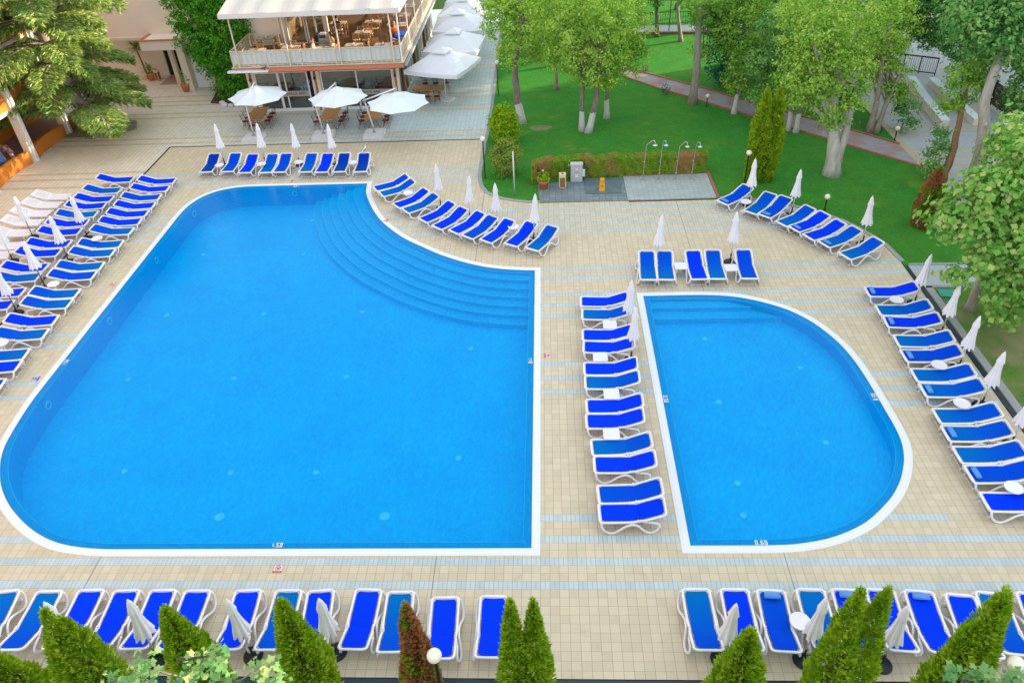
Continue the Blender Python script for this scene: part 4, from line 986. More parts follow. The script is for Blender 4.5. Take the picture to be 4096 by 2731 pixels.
window('window', -14.05, -9.45, .09, 2.50, GY, mull=(-11.76,))
bb('doorway_sheet', plain('dark_blue_sheet', (.02, .05, .16), .8, .1), [(-14.87, -14.66, GY+.3, GY+.36, .1, 2.5)])  # dark blue sheet set behind the gap beside the pier
# right side wall of glazing between piers
yy = GY+.25; i = 0
while yy < 37.5:
    bb('side_pier', M['cream' if i % 3 != 1 else 'wood_d'], [(GX1-.16, GX1+.02, yy, yy+.22, 0, 2.52)])
    if i % 3 == 2: bb('side_pier', M['white_frame'], [(GX1-.13, GX1+.05, yy+.9, yy+1.0, 0, 2.52)])
    g = MB(); g.box(GX1-.08, GX1-.07, yy+.22, yy+1.78, .1, 2.5); o = g.build('side_pane', M['glass'], B0); o.location = (13.6, -19.75, 0)
    bb('side_sill', M['white_frame'], [(GX1-.14, GX1+.0, yy+.22, yy+1.78, 0, .1)]); yy += 1.78; i += 1
bb('interior_back_wall', plain('teal_reflection_wall', (.16, .24, .24), .8, .1), [(GX0, GX1-.3, 26.0, 26.2, 0, 3.0)]); bb('interior_left_wall', M['wood'], [(GX0, GX0+.1, GY+.3, 26, 0, 3.0)])  # back wall tinted teal to imitate the reflection in the glazing
bb('interior_floor', plain('interior_floor_tiles', (.40, .36, .30), .35, .4), [(GX0+.1, GX1-.2, GY+.15, 26, .004, .02)])
bb('bar_counter', M['wood'], [(-17.6, -15.9, 21.6, 22.2, .02, 1.1), (-17.7, -15.8, 21.5, 22.25, 1.1, 1.15)])
bb('wall_cupboard', M['wood'], [(-16.6, -15.2, 23.6, 24.0, .9, 2.0)])
bb('glass_band', plain('frosted_strip', (.42, .40, .36), .5, .3), [(-16.72, -14.95, GY+.012, GY+.016, .93, 1.28), (-14.0, -9.5, GY-.010, GY-.006, .93, 1.24)])
o = text_mesh('SNACK BAR', .24, M['ink'], B0, (-15.85+13.6, .005, 1.10), (PI/2, 0, 0)); o = text_mesh('SNACK BAR', .24, M['ink'], B0, (-11.0+13.6, -.018, 1.08), (PI/2, 0, 0))
for x in (-18.53, -14.40, -9.27):
    m = MB(); m.tube([(x, GY-.04, 2.35), (x, GY-.16, 2.38), (x, GY-.16, 2.2)], .02, 6); m.lathe([(.03, 0), (.07, .05), (.06, .16), (.02, .2)], (x, GY-.16, 2.0), 10); o = m.build('wall_lantern', M['black'], B0); o.location = (13.6, -19.75, 0)
# railing
def rail(mb, p, q, z0, z1, step, rr_=.011):
    p = Vector(p); q = Vector(q); n = int((q-p).length/step)
    for k in range(n+1):
        c = p+(q-p)*k/n; big = k % 7 == 0
        e = .028 if big else rr_; mb.box(c.x-e, c.x+e, c.y-e, c.y+e, z0, z1)
m = MB(); rail(m, (XL+.1, YF+.05), (XR-.05, YF+.05), 3.30, 4.20, .297); m.box(XL+.05, XR, YF+.02, YF+.08, 4.20, 4.25); m.box(XL+.05, XR, YF+.03, YF+.07, 3.36, 3.40)
o = m.build('front_railing', M['cream_metal'], B0); o.location = (13.6, -19.75, 0)
m = MB(); rail(m, (XR-.02, YF+.25), (XR-.02, YB-1), 3.30, 4.20, .24, .016); m.box(XR-.05, XR+.01, YF+.1, YB-1, 4.20, 4.25); m.box(XR-.04, XR, YF+.1, YB-1, 3.36, 3.40)
o = m.build('side_railing', M['cream_metal'], B0); o.location = (13.6, -19.75, 0)
m = MB(); rail(m, (XL+.08, YF+.3), (XL+.08, 22.9), 3.30, 4.20, .24, .016); m.box(XL+.05, XL+.11, YF+.1, 22.9, 4.20, 4.25); m.box(XL+.06, XL+.10, YF+.1, 22.9, 3.36, 3.40)
o = m.build('left_railing', M['cream_metal'], B0); o.location = (13.6, -19.75, 0)
m = MB(); n = 60
for k in range(n):
    x0 = XL+.12+(XR-XL-.22)*k/n; x1 = XL+.12+(XR-XL-.22)*(k+1)/n
    y0 = YF+.10+.012*math.sin(k*1.3); y1 = YF+.10+.012*math.sin((k+1)*1.3); m.add([(x0, y0, 3.42), (x1, y1, 3.42), (x1, y1, 4.17), (x0, y0, 4.17), (x0, y0+.004, 3.42), (x1, y1+.004, 3.42), (x1, y1+.004, 4.17), (x0, y0+.004, 4.17)], [(0,1,2,3),(7,6,5,4)], True)
o = m.build('railing_screen', plain('pale_screen_cloth', (.58, .64, .63), .9, .1, .06, 3), B0); o.location = (13.6, -19.75, 0)
for x, y in ((-18.43, YF-.0), (-15.28, YF), (-12.12, YF), (-8.93, YF), (-8.44, YF+.0), (-8.44, 21.6), (-8.44, 24.9), (-8.44, 28.2), (-8.44, 31.5), (-8.44, 34.8)):
    m = MB(); m.box(x-.035, x+.035, y-.085, y-.015, 3.30 if y == YF else 3.3, 6.22); o = m.build('awning_post', M['white_frame'] if x > -8.5 else M['cream_metal'], B0); o.location = (13.6, -19.75, 0)
# awning: hipped at the right, ridge further back, scalloped valance
AX0, AX1, AY0, AY1 = -18.9, -8.22, 18.05, 37.0
m = MB(); nx, ny = 44, 24
def awz(x, y): return min(6.45+.185*(y-AY0), 6.45+.42*(AX1-x), 7.6)
vs = []; 
for j in range(ny+1):
    for i in range(nx+1):
        x = AX0+(AX1-AX0)*i/nx; y = AY0+(AY1-AY0)*(j/ny)**1.6; vs.append((x, y, awz(x, y)+.018*math.sin(x*4.2)-.05*abs(math.sin(x*.95))))
m.add(vs, [(j*(nx+1)+i, j*(nx+1)+i+1, (j+1)*(nx+1)+i+1, (j+1)*(nx+1)+i) for j in range(ny) for i in range(nx)])
o = m.build('awning_roof', M['awn'] if 'awn' in M else plain('awning_canvas', (.52, .51, .49), .8, .15, .07, .8), B0); o.location = (13.6, -19.75, 0)
m = MB(); n = 140
vs = []; 
for k in range(n+1):
    x = AX0+(AX1-AX0)*k/n; vs += [(x, AY0-.002, 6.44), (x, AY0-.03, 6.20-.03*abs(math.sin(k*PI/2.8)))]
m.add(vs, [(2*k, 2*k+1, 2*k+3, 2*k+2) for k in range(n)])
vs = []; n2 = 180
for k in range(n2+1):
    y = AY0+(AY1-AY0)*k/n2; vs += [(AX1+.002, y, 6.44), (AX1+.02, y, 6.20-.03*abs(math.sin(k*PI/2.8)))]
m.add(vs, [(2*k, 2*k+1, 2*k+3, 2*k+2) for k in range(n2)])
o = m.build('awning_valance', plain('valance_canvas', (.70, .69, .66), .8, .15, .05), B0); o.location = (13.6, -19.75, 0)
# upper storey wall behind the terrace, with sliding windows
UY = 22.9
bb('upper_wall', M['pink'], [(XL-.1, -17.0, UY, UY+.3, 3.27, 7.0), (XL-.3, XL-.1, UY, 37, 3.27, 7.0)])
bb('upper_pier', M['cream'], [(-16.95, -16.55, UY-.06, UY+.3, 3.27, 7.0)]); bb('upper_pier', M['cream'], [(-14.05, -13.85, UY-.04, UY+.2, 3.27, 6.6)])
window('upper_window', -16.5, -15.35, 3.30, 6.3, UY, mull=()); window('upper_window', -15.3, -14.1, 3.30, 6.3, UY+.1, mull=(-14.7,))
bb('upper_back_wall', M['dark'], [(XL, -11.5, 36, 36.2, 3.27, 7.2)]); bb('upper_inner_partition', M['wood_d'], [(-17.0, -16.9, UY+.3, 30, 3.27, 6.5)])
bb('inner_counter', M['wood'], [(-16.6, -14.4, 26.5, 27.1, 3.27, 4.2)])
# ------------------------------------------------------------------ terrace furniture
ZT = 3.262
def make_dining_table():
    r_ = empty('dining_table'); m = MB(); m.box(-.55, .55, -.38, .38, .70, .75); m.build('table_top', M['wood'], r_)
    for sx in (-1, 1):
        for sy in (-1, 1): m = MB(); m.box(sx*.49-.035, sx*.49+.035, sy*.32-.035, sy*.32+.035, 0, .699); m.build('leg', M['wood'], r_)
    m = MB(); m.box(-.48, -.12, -.3, .3, .752, .757); m.box(.12, .48, -.3, .3, .752, .757); m.build('place_mat', plain('place_mats', (.62, .60, .56), .8, .1), r_)
    return r_
def make_dining_chair():
    r_ = empty('dining_chair'); m = MB(); m.box(-.21, .21, -.21, .21, .42, .45); m.build('seat', M['wood'], r_)
    m = MB(); m.box(-.19, .19, -.19, .19, .451, .49); m.build('seat_pad', plain('cream_seat_pad', (.62, .56, .44), .85, .1), r_)
    for sx in (-1, 1):
        for sy in (-1, 1): m = MB(); m.box(sx*.19-.02, sx*.19+.02, sy*.19-.02, sy*.19+.02, 0, .42 if sy < 0 else .90); m.build('leg', M['wood'], r_)
    m = MB(); m.box(-.17, .17, .175, .20, .84, .90); m.box(-.17, .17, .18, .20, .55, .59); m.tube([(-.16, .19, .60), (.16, .19, .84)], .014, 4); m.tube([(.16, .19, .60), (-.16, .19, .84)], .014, 4); m.build('crossed_back', M['wood'], r_)
    return r_
dt0 = make_dining_table(); dc0 = make_dining_chair(); nd = [0, 0]
def dtab(x, y, rz, lb):
    o = dt0 if nd[0] == 0 else copy_tree(dt0); nd[0] += 1; o.location = (x, y, ZT); o.rotation_euler = (0, 0, R(rz)); tag(o, lb, 'table', 'dining tables on the cafe terrace')
def dch(x, y, rz, lb):
    o = dc0 if nd[1] == 0 else copy_tree(dc0); nd[1] += 1; o.location = (x, y, ZT); o.rotation_euler = (0, 0, R(rz)); tag(o, lb, 'chair', 'dining chairs on the cafe terrace')
TBL = [(-17.73, 21.95, 0, 'at the left end of the terrace'), (-17.6, 19.35, 0, 'at the rail near the left corner post'), (-15.55, 19.75, 0, 'at the rail beside the second post'), (-13.4, 19.3, 0, 'where two guests sit at the rail'), (-11.6, 19.75, 0, 'at the rail right of the third post'), (-9.75, 19.6, 0, 'at the rail near the right corner'), (-11.55, 22.5, 0, 'in the middle of the right part of the terrace'), (-11.35, 24.95, 0, 'third back from the rail on the right part'), (-9.3, 24.0, 90, 'by the side railing, second from the corner'), (-9.4, 26.4, 90, 'by the side railing, third from the corner'), (-11.2, 27.6, 0, 'at the back of the open terrace'), (-13.7, 25.0, 0, 'in the shade behind the trolley'), (-9.4, 28.8, 90, 'by the side railing, farthest one')]
for x, y, a, s_ in TBL: dtab(x, y, a, 'wooden dining table '+s_)
CH = [(-18.45,21.9,90,'left of the table at the left end'),(-17.0,21.85,-90,'right of the table at the left end'),(-16.6,21.3,-70,'pulled aside from the left end table'),(-17.6,20.0,0,'behind the left rail table'),(-18.4,19.4,90,'left of the left rail table'),(-14.85,19.7,-90,'right of the table beside the second post'),(-15.6,20.4,0,'behind the table beside the second post'),(-12.35,19.8,90,'left of the rail table after the third post'),(-10.85,19.8,-90,'right of the rail table after the third post'),(-10.3,20.35,20,'pulled back between the two right rail tables'),(-9.0,19.7,-90,'right of the rail table in the corner'),(-11.85,21.85,180,'front left of the middle table'),(-11.25,21.8,180,'front right of the middle table'),(-11.85,23.1,0,'back left of the middle table'),(-11.25,23.1,0,'back right of the middle table'),(-11.65,24.3,180,'front left of the third table back'),(-11.1,24.3,180,'front right of the third table back'),(-11.3,25.6,0,'behind the third table back'),(-13.5,24.3,180,'in front of the shaded table'),(-9.9,24.2,90,'left of the second side table'),(-9.9,23.7,90,'front left of the second side table'),(-9.95,26.4,90,'left of the third side table'),(-11.2,26.9,180,'in front of the rear table'),(-10.5,27.6,-90,'right of the rear table')]
for x, y, a, s_ in CH: dch(x, y, a, 'wooden cross-backed dining chair '+s_)
# blue clothed table in the corner by the side railing
t_ = empty('clothed_table', (-8.98, 21.95, ZT), 0, 'terrace table with a bright blue cloth beside the man in orange', 'table')
m = MB(); m.box(-.36, .36, -.5, .5, .71, .745); m.box(-.365, .365, -.505, .505, .60, .71); m.build('table_cloth', plain('blue_cloth', (.05, .16, .62), .8, .1), t_)
m = MB()
for sx in (-1, 1):
    for sy in (-1, 1): m = MB(); m.box(sx*.3-.03, sx*.3+.03, sy*.42-.03, sy*.42+.03, 0, .6); m.build('leg', M['wood'], t_)
nap = [(-17.73,21.95),(-15.5,19.75),(-11.6,19.75),(-9.75,19.6),(-11.55,22.5),(-11.35,24.95),(-9.3,24.0),(-9.4,26.4)]
nm_ = ['table at the left end of the terrace','table beside the second post','rail table right of the third post','rail table near the right corner','middle table of the right part','third table back on the right part','second table along the side railing','third table along the side railing']
for k, (x, y) in enumerate(nap):
    m = MB(); m.box(-.06, .06, -.05, .05, 0, .05); m.lathe([(.03, .0), (.035, .08), (.02, .11)], (.02, .09, 0), 8); m.add([(-.05, -.02, .05), (.05, -.02, .05), (.0, .0, .14)], [(0, 1, 2), (2, 1, 0)])
    o = m.build('napkin_set', M['white'], None, (x, y, ZT+.757)); tag(o, 'white napkin and cruet set on the '+nm_[k], 'tableware', 'napkin sets on the terrace tables')
tr_ = empty('service_trolley', (-13.95, 21.9, ZT), .1, 'metal serving trolley with a dark cloth on the terrace', 'trolley')
m = MB(); [m.box(-.42, .42, -.25, .25, z, z+.02) for z in (.2, .52, .86)]; m.build('shelf', M['chrome'], tr_)
for sx in (-1, 1):
    for sy in (-1, 1): m = MB(); m.tube([(sx*.4, sy*.23, .06), (sx*.4, sy*.23, .95)], .015, 6); m.build('post', M['chrome'], tr_); m = MB(); m.tube([(sx*.4-.01, sy*.23, .04), (sx*.4+.01, sy*.23, .04)], .04, 10); m.build('wheel', M['black'], tr_)
m = MB(); m.box(-.53, -.36, -.26, .26, .45, .92); m.ball((.45, 0, .82), .13, 10, 7, (1, 1, 1.5)); m.build('dark_cloth', M['black'], tr_)
m = MB(); m.box(-.2, .15, -.15, .15, .881, .96); m.build('crockery', M['white'], tr_)
# ------------------------------------------------------------------ people
SK = plain('skin', (.56, .34, .24), .6, .3, .06)
def skinmesh(name, chains, mat, extra=None, parent=None, sub=1):
    """chains: list of lists of (x,y,z,r); points shared by coordinates; first point = root"""
    idx = {}; V = []; E = []; RR = []
    for ch in chains:
        prev = None
        for x, y, z, r in ch:
            k = (round(x, 4), round(y, 4), round(z, 4))
            if k not in idx: idx[k] = len(V); V.append((x, y, z)); RR.append(r)
            if prev is not None and prev != idx[k]: E.append((prev, idx[k]))
            prev = idx[k]
    me = bpy.data.meshes.new(name); me.from_pydata(V, E, []); o = bpy.data.objects.new(name, me); COL.objects.link(o)
    md = o.modifiers.new('skin', 'SKIN'); md.use_smooth_shade = True
    for i, sv in enumerate(me.skin_vertices[0].data): sv.radius = (RR[i], RR[i]*.92); sv.use_root = (i == 0)
    s_ = o.modifiers.new('sub', 'SUBSURF'); s_.levels = sub; s_.render_levels = sub
    dg = bpy.context.evaluated_depsgraph_get(); m2 = bpy.data.meshes.new_from_object(o.evaluated_get(dg)); bpy.data.objects.remove(o)
    if extra:
        mb = MB(); mb.v = [tuple(v.co) for v in m2.vertices]; mb.f = [tuple(p.vertices) for p in m2.polygons]; mb.mi = [0]*len(mb.f); mb.sm = [True]*len(mb.f); mats = [mat]
        extra(mb); mats = [mat, M['ink'], M['sign_red']]
        o = mb.build(name, mats, parent); return o
    m2.materials.clear(); m2.materials.append(mat)
    for p in m2.polygons: p.use_smooth = True
    o = bpy.data.objects.new(name, m2); COL.objects.link(o)
    if parent is not None: o.parent = parent
    return o
def person(loc, rz, label, shirt, legs, hair, pose='stand', arms=None, longhair=False, s_=1.0, dress=False):
    r_ = empty('person', loc, rz, label, 'person'); r_.scale = (s_, s_, s_)
    sit = pose == 'sit'
    hz = .50 if sit else .93
    pel = (0, 0, hz); ch = []
    sp = [(0, 0, hz, .13), (0, .01, hz+.18, .12), (0, .0, hz+.36, .135), (0, -.01, hz+.50, .10), (0, -.01, hz+.57, .055), (0, -.02, hz+.63, .055), (0, -.035, hz+.70, .095), (0, -.03, hz+.79, .10), (0, -.02, hz+.84, .07)]
    ch.append(sp); pts = {'L': None, 'R': None}; shoes = []
    for sx in (-1, 1):
        if sit: leg = [(0, 0, hz, .13), (sx*.10, -.05, hz-.02, .095), (sx*.12, -.44, hz-.02, .065), (sx*.12, -.46, .08, .045), (sx*.12, -.47, .05, .05), (sx*.13, -.62, .03, .035)]
        else: leg = [(0, 0, hz, .13), (sx*.10, 0, hz-.06, .098), (sx*.12, -.01, .50, .065), (sx*.13, .01, .10, .045), (sx*.13, 0, .05, .05), (sx*.15, -.15, .03, .035)]
        ch.append(leg)
        a = (arms or {}).get(sx) or ([(sx*.26, .0, hz+.20), (sx*.27, -.18, hz+.12)] if sit else [(sx*.25, .02, hz+.20), (sx*.26, -.08, hz-.02)])
        el, wr = Vector(a[0]), Vector(a[1]); sh = Vector((sx*.19, 0, hz+.47))
        ch.append([(0, 0, hz+.36, .135), (*sh, .058), (*el, .042), (*wr, .028)])
        d = (wr-el).normalized(); q = d.orthogonal().normalized(); u = Vector((0, 0, 1)).cross(d); u = u.normalized() if u.length > .1 else q
        nn = d.cross(u)
        palm = wr+d*.06; ch.append([(*wr, .028), (*palm, .032)])
        for k, (off, L) in enumerate(((-.027, .065), (-.009, .075), (.009, .07), (.027, .055))):
            b = palm+u*off+d*.02; c1 = b+d*L*.55-nn*.01*sx; c2 = c1+d*L*.4-nn*.02*sx
            ch.append([(*palm, .032), (*b, .010), (*c1, .009), (*c2, .007)])
        tb = wr+d*.03+u*.030*-sx; tc = tb+d*.035+u*.022*-sx; ch.append([(*wr, .028), (*tb, .011), (*tc, .009)])
    hc = Vector((0, -.035, hz+.745))
    def face(mb):
        mb.m = 0; mb.ball((0, hc.y-.098, hc.z-.01), .016, 8, 6, (1, 1.1, 1.5))
        for sx in (-1, 1):
            mb.m = 0; mb.ball((sx*.092, hc.y+.01, hc.z-.005), .022, 8, 6, (.5, 1, 1.5)); mb.m = 1; mb.ball((sx*.034, hc.y-.085, hc.z+.018), .011, 8, 6)
        mb.m = 2; mb.ball((0, hc.y-.088, hc.z-.05), .018, 8, 5, (1.2, .5, .4))
    skinmesh('body', ch, SK, face, r_)
    # clothes: slightly larger skins over the same joints
    top = [[(0, 0, hz-.02, .155), (0, .01, hz+.18, .145), (0, 0, hz+.36, .160), (0, -.01, hz+.50, .11)]]
    for sx in (-1, 1):
        a = (arms or {}).get(sx) or ([(sx*.26, .0, hz+.20), (sx*.27, -.18, hz+.12)] if sit else [(sx*.25, .02, hz+.20), (sx*.26, -.08, hz-.02)])
        e_ = Vector(a[0]); w2 = e_.lerp(Vector(a[1]), .75); top.append([(0, 0, hz+.36, .160), (sx*.19, 0, hz+.47, .072), (*e_, .056)]+([(*w2, .045)] if not dress else []))
    skinmesh('dress' if dress else 'shirt', top, shirt, None, r_)
    lo = []
    for sx in (-1, 1):
        if sit: lo.append([(0, 0, hz-.01, .15), (sx*.10, -.05, hz-.02, .112), (sx*.12, -.44, hz-.02, .082)]+([(sx*.12, -.46, .14, .06)] if not dress else []))
        else: lo.append([(0, 0, hz-.02, .15), (sx*.10, 0, hz-.06, .115), (sx*.12, -.01, .50, .082), (sx*.13, .01, .12, .065)])
    skinmesh('trousers' if not dress else 'skirt', lo, legs, None, r_)
    m = MB(); m.ball((0, hc.y+.022, hc.z+.035), .112, 14, 9, (.95, 1.0, 1.0))
    m2 = MB(); keep = []
    for f in m.f:
        c = sum((Vector(m.v[i]) for i in f), Vector())/len(f)
        if c.y > hc.y-.035 or c.z > hc.z+.055: keep.append(f)
    m2.add(m.v, keep, True)
    if longhair: m2.tube([(0, hc.y+.09, hc.z+.03), (0, hc.y+.12, hc.z-.1), (0, hc.y+.10, hc.z-.26)], [.08, .075, .03], 10)
    m2.build('hair', hair, r_)
    return r_
HB = plain('brown_hair', (.16, .08, .035), .7, .2); HD = plain('dark_hair', (.02, .015, .012), .6, .3); HF = plain('fair_hair', (.48, .28, .11), .7, .2); HG = plain('grey_hair', (.35, .32, .30), .7, .2)
WS = plain('white_shirt', (.72, .75, .80), .8, .1, .05); DT = plain('dark_trousers', (.03, .03, .035), .8, .1, .1); OS = plain('orange_shirt', (.80, .18, .04), .8, .1, .06); SK2 = plain('pale_pink_top', (.66, .45, .38), .8, .1)
def patt():
    t = NT('floral_dress', .8, .1); f = t.noise(14, 2, t.pos()); t.col(t.ramp(f, [(0.42, (.02, .015, .12)), (.5, (.20, .05, .16)), (.56, (.50, .42, .50)), (.6, (.03, .02, .18))])); return t.mat
person((-15.35, 20.55, .02), 0, 'person in white shirt and dark trousers behind the snack bar glass', WS, DT, HB, 'stand', {1: [(.36, -.15, 1.28), (.52, -.30, 1.22)], -1: [(-.28, -.05, 1.10), (-.05, -.25, 1.20)]})
m = MB(); m.tube([(-15.05, 20.12, 1.72), (-15.05, 20.14, 1.72)], .16, 24); tag(m.build('round_tray', M['white']), 'round white disc behind the glass beside the person in white', 'tray')
person((-13.98, 19.25, ZT), R(90), 'person with brown hair seated at the terrace rail, left of two', SK2, DT, HB, 'sit')
person((-12.75, 19.3, ZT), R(-90), 'person with fair hair seated at the terrace rail, right of two', SK2, DT, HF, 'sit', longhair=True)
person((-9.45, 22.35, ZT), R(25), 'person in an orange shirt at the blue clothed terrace table', OS, DT, HG, 'sit')
person((-9.55, 21.25, ZT), R(120), 'person with dark hair in a dark floral dress by the side railing', patt(), patt(), HD, 'sit', dress=True)
person((-13.6, 24.35, ZT), R(180), 'person in black clothes seated in the shade behind the trolley', M['black'], M['black'], HD, 'sit')
for nm2, x, y, a in (('under the person with brown hair', -13.98, 19.2, -90+180), ('under the person with fair hair', -12.75, 19.3, -90), ('under the person in orange', -9.45, 22.4, 25), ('under the person in the floral dress', -9.55, 21.25, 120)):
    dch(x, y, a, 'wooden dining chair '+nm2)
# ------------------------------------------------------------------ birds
def bird(loc, rz, lb, c1, c2, s_=1.0):
    b = skinmesh('bird', [[(0, 0, .14, .062), (0, -.07, .17, .05), (0, -.12, .22, .028), (0, -.135, .265, .030), (0, -.17, .27, .012), (0, -.20, .262, .005)], [(0, 0, .14, .062), (0, .09, .13, .045), (0, .20, .11, .022), (0, .27, .10, .012)], [(0, 0, .14, .062), (.025, .0, .08, .014), (.028, .0, .03, .006), (.028, -.03, .006, .006)], [(0, 0, .14, .062), (-.025, .0, .08, .014), (-.028, .0, .03, .006), (-.028, -.03, .006, .006)]], c1)
    for sx in (-1, 1):
        m = MB(); m.ball((sx*.052, .05, .155), .05, 10, 7, (.35, 2.6, .75)); m.build('wing', c2, b)
    b.location = loc; b.rotation_euler = (0, 0, rz); b.scale = (s_,)*3; return tag(b, lb, 'bird')
bird((-9.86, 11.33, .62), R(160), 'white and grey gull perched on the headrest of the last back row lounger', M['white'], plain('gull_grey', (.30, .34, .40), .7, .2), 1.25)
bird((-16.9, 18.12, 3.145), R(90), 'dark pigeon standing on the pale gutter below the balcony', plain('pigeon_dark', (.06, .06, .08), .7, .2), plain('pigeon_wing', (.10, .10, .13), .7, .2), .9)
# ------------------------------------------------------------------ pale pink building at left with entry porch
B1_ = empty('pink_building', (-27, 28, 0), 0, 'pale pink building with a recessed entrance and small dark window at left', 'building')
def bp(name, mat, boxes, par=None):
    par = par or B1_; m = MB()
    for b in boxes: m.box(b[0]+27, b[1]+27, b[2]-28, b[3]-28, b[4], b[5])
    return m.build(name, mat, par)
bp('lower_wall', M['pink'], [(-32.4, -27.65, 27.75, 36, 0, 2.95), (-26.5, -24.9, 27.9, 36, 0, 2.6)])
bp('upper_wall', M['pink'], [(-33.2, -19.6, 26.6, 36, 2.95, 10.5)])
bp('ledge', M['cream'], [(-33.3, -26.9, 26.45, 26.6, 2.93, 3.12)])
bp('side_block', M['cream'], [(-24.95, -19.2, 24.85, 34, 0, 3.4), (-24.95, -24.45, 24.2, 24.85, 0, 3.3)])
bp('porch_roof', M['pink'], [(-27.7, -24.6, 24.9, 27.75, 2.62, 3.25)]); bp('porch_coping', M['terracotta_band'], [(-27.75, -24.55, 24.85, 25.05, 3.25, 3.32), (-27.75, -27.55, 25.05, 27.7, 3.25, 3.32)])
bp('porch_column', M['cream'], [(-26.32, -26.02, 25.75, 26.05, 0, 2.62)]); bp('entrance_door', M['dark'], [(-27.6, -26.55, 27.8, 27.86, .05, 2.3)])
bp('porch_floor', M['rock'], [(-27.6, -26.4, 25.7, 27.7, 0, .03)])
w_ = bp('small_window', M['dark'], [(-28.9, -28.1, 27.70, 27.76, 1.95, 2.35)]); m = MB(); m.box(-28.95+27, -28.05+27, -.33, -.30, 1.88, 1.93); m.build('window_sill', M['cream'], w_)
dr = bp('white_door', M['white_frame'], [(-24.35, -24.27, 24.80, 24.86, .03, 2.2), (-23.42, -23.34, 24.80, 24.86, .03, 2.2), (-24.27, -23.42, 24.80, 24.86, 2.12, 2.2), (-24.27, -23.42, 24.80, 24.86, .03, .12)]); m = MB(); m.box(-24.27+27, -23.42+27, 24.82-28, 24.84-28, .12, 2.12); m.build('door_panel', M['white'], dr)
B2_ = empty('white_annex', (-33, 30, 0), 0, 'white annex with a pale blue door and vent window behind the cedar', 'building')
m = MB(); m.box(-5, .0, -1, 10, 0, 3.4); m.build('wall', M['concrete'], B2_)
m = MB(); m.box(0, .05, 1.1, 2.1, 0, 2.1); m.build('door', M['canvas_b'], B2_); m = MB(); m.box(0, .04, -.3, .5, 1.9, 2.6); m.build('vent_window', M['greymetal'], B2_)
# stairs
st = empty('outdoor_staircase', (-30.6, 29.2, 0), R(0), 'dark wooden outdoor staircase beside the pink wall', 'staircase')
m = MB()
for k in range(9): m.box(-1.8+.26*k, -1.8+.26*k+.30, -1.0, .5, 2.2-.25*k-.04, 2.2-.25*k)
m.build('treads', M['wood_d'], st)
for y_ in (-1.02, .52): m = MB(); m.add([(-1.8, y_-.03, 1.9), (.6, y_-.03, -.1), (.6, y_+.03, -.1), (-1.8, y_+.03, 1.9), (-1.8, y_-.03, 2.25), (.6, y_-.03, .2), (.6, y_+.03, .2), (-1.8, y_+.03, 2.25)], [(0,1,5,4),(1,2,6,5),(2,3,7,6),(3,0,4,7),(4,5,6,7),(3,2,1,0)]); m.build('stringer', M['wood_d'], st)
def hose():
    m = MB(); pts = [(.32*math.cos(a)*(1-.012*a), .30*math.sin(a)*(1-.012*a), .03+.004*a) for a in np.linspace(0, 8*PI, 70)]; m.tube(pts, .018, 6); return m
tag(hose().build('garden_hose', plain('pale_blue_hose', (.42, .56, .64), .4, .4), None, (-32.2, 29.2, 0)), 'coiled pale hose lying by the white annex', 'hose')
# ------------------------------------------------------------------ orange hotel wing at far left
B3_ = empty('orange_hotel_wing', (-33, 10, 0), 0, 'orange hotel wing with cream columns and curved low walls at the left edge', 'building')
def bh(name, mat, boxes, par=None):
    m = MB()
    for b in boxes: m.box(b[0]+33, b[1]+33, b[2]-10, b[3]-10, b[4], b[5])
    return m.build(name, mat, par or B3_)
bh('wall', M['orange'], [(-48, -33.4, -26, 22.5, 0, 13)])
for y in (4.8, 8.8, 12.85, 16.85, 20.6):
    bh('column', M['cream'], [(-30.1, -29.72, y-.22, y+.22, 0, 13)])
    bh('column_strip', M['white_frame'], [(-29.71, -29.6, y-.08, y+.10, 0, 13)])
for z in (2.95, 6.0, 9.0): bh('balcony_slab', M['cream'], [(-33.4, -29.85, -26, 21.0, z, z+.2)])
for y in (0.8, 4.8, 8.8, 12.85, 16.85):
    m = MB(); pts = []
    for k in range(13):
        f = k/12; pts.append((-29.85+33-.25*math.sin(PI*f), y+.3-10+3.4*f))
    ribbon(m, pts, .18, 0, .75+.0); m.build('curved_low_wall', M['orange'], B3_)
    for z in (3.15, 6.2, 9.2): m = MB(); ribbon(m, pts, .14, z, z+.85); m.build('balcony_parapet', M['orange'], B3_)
bh('room_floor', plain('grey_terrace_floor', (.30, .27, .27), .4, .4), [(-33.4, -29.95, -20, 20.9, .003, .02)])
# blue canvas chair with towel
ch_ = empty('canvas_chair', (-31.35, 12.0, .02), R(55), 'pale blue reclining canvas chair on the hotel porch', 'chair')
m = MB(); m.add([(-.3, -.1, .35), (.3, -.1, .35), (.3, .35, .95), (-.3, .35, .95), (-.3, -.1, .33), (.3, -.1, .33), (.3, .35, .93), (-.3, .35, .93), (.3, -.55, .42), (-.3, -.55, .42), (.3, -.55, .40), (-.3, -.55, .40)], [(0,1,2,3),(7,6,5,4),(9,8,1,0),(4,5,10,11)]); m.build('canvas', plain('sky_blue_canvas', (.13, .30, .72), .8, .1), ch_)
for sx in (-1, 1): m = MB(); m.tube([(sx*.32, .36, .97), (sx*.32, -.45, .02)], .015, 6); m.tube([(sx*.32, -.56, .42), (sx*.32, .35, .02)], .015, 6); m.build('leg', M['white'], ch_)
m = MB(); m.tube([(-31.35, 12.5, .75), (-31.0, 12.55, .98), (-30.7, 12.4, .70), (-30.6, 12.2, .35)], [.12, .16, .16, .08], 10)
def tw():
    t = NT('patterned_towel', .9, .1); t.col(t.ramp(t.noise(6, 2), [(.40, (.02, .20, .22)), (.52, (.55, .16, .18)), (.60, (.50, .40, .36))])); return t.mat
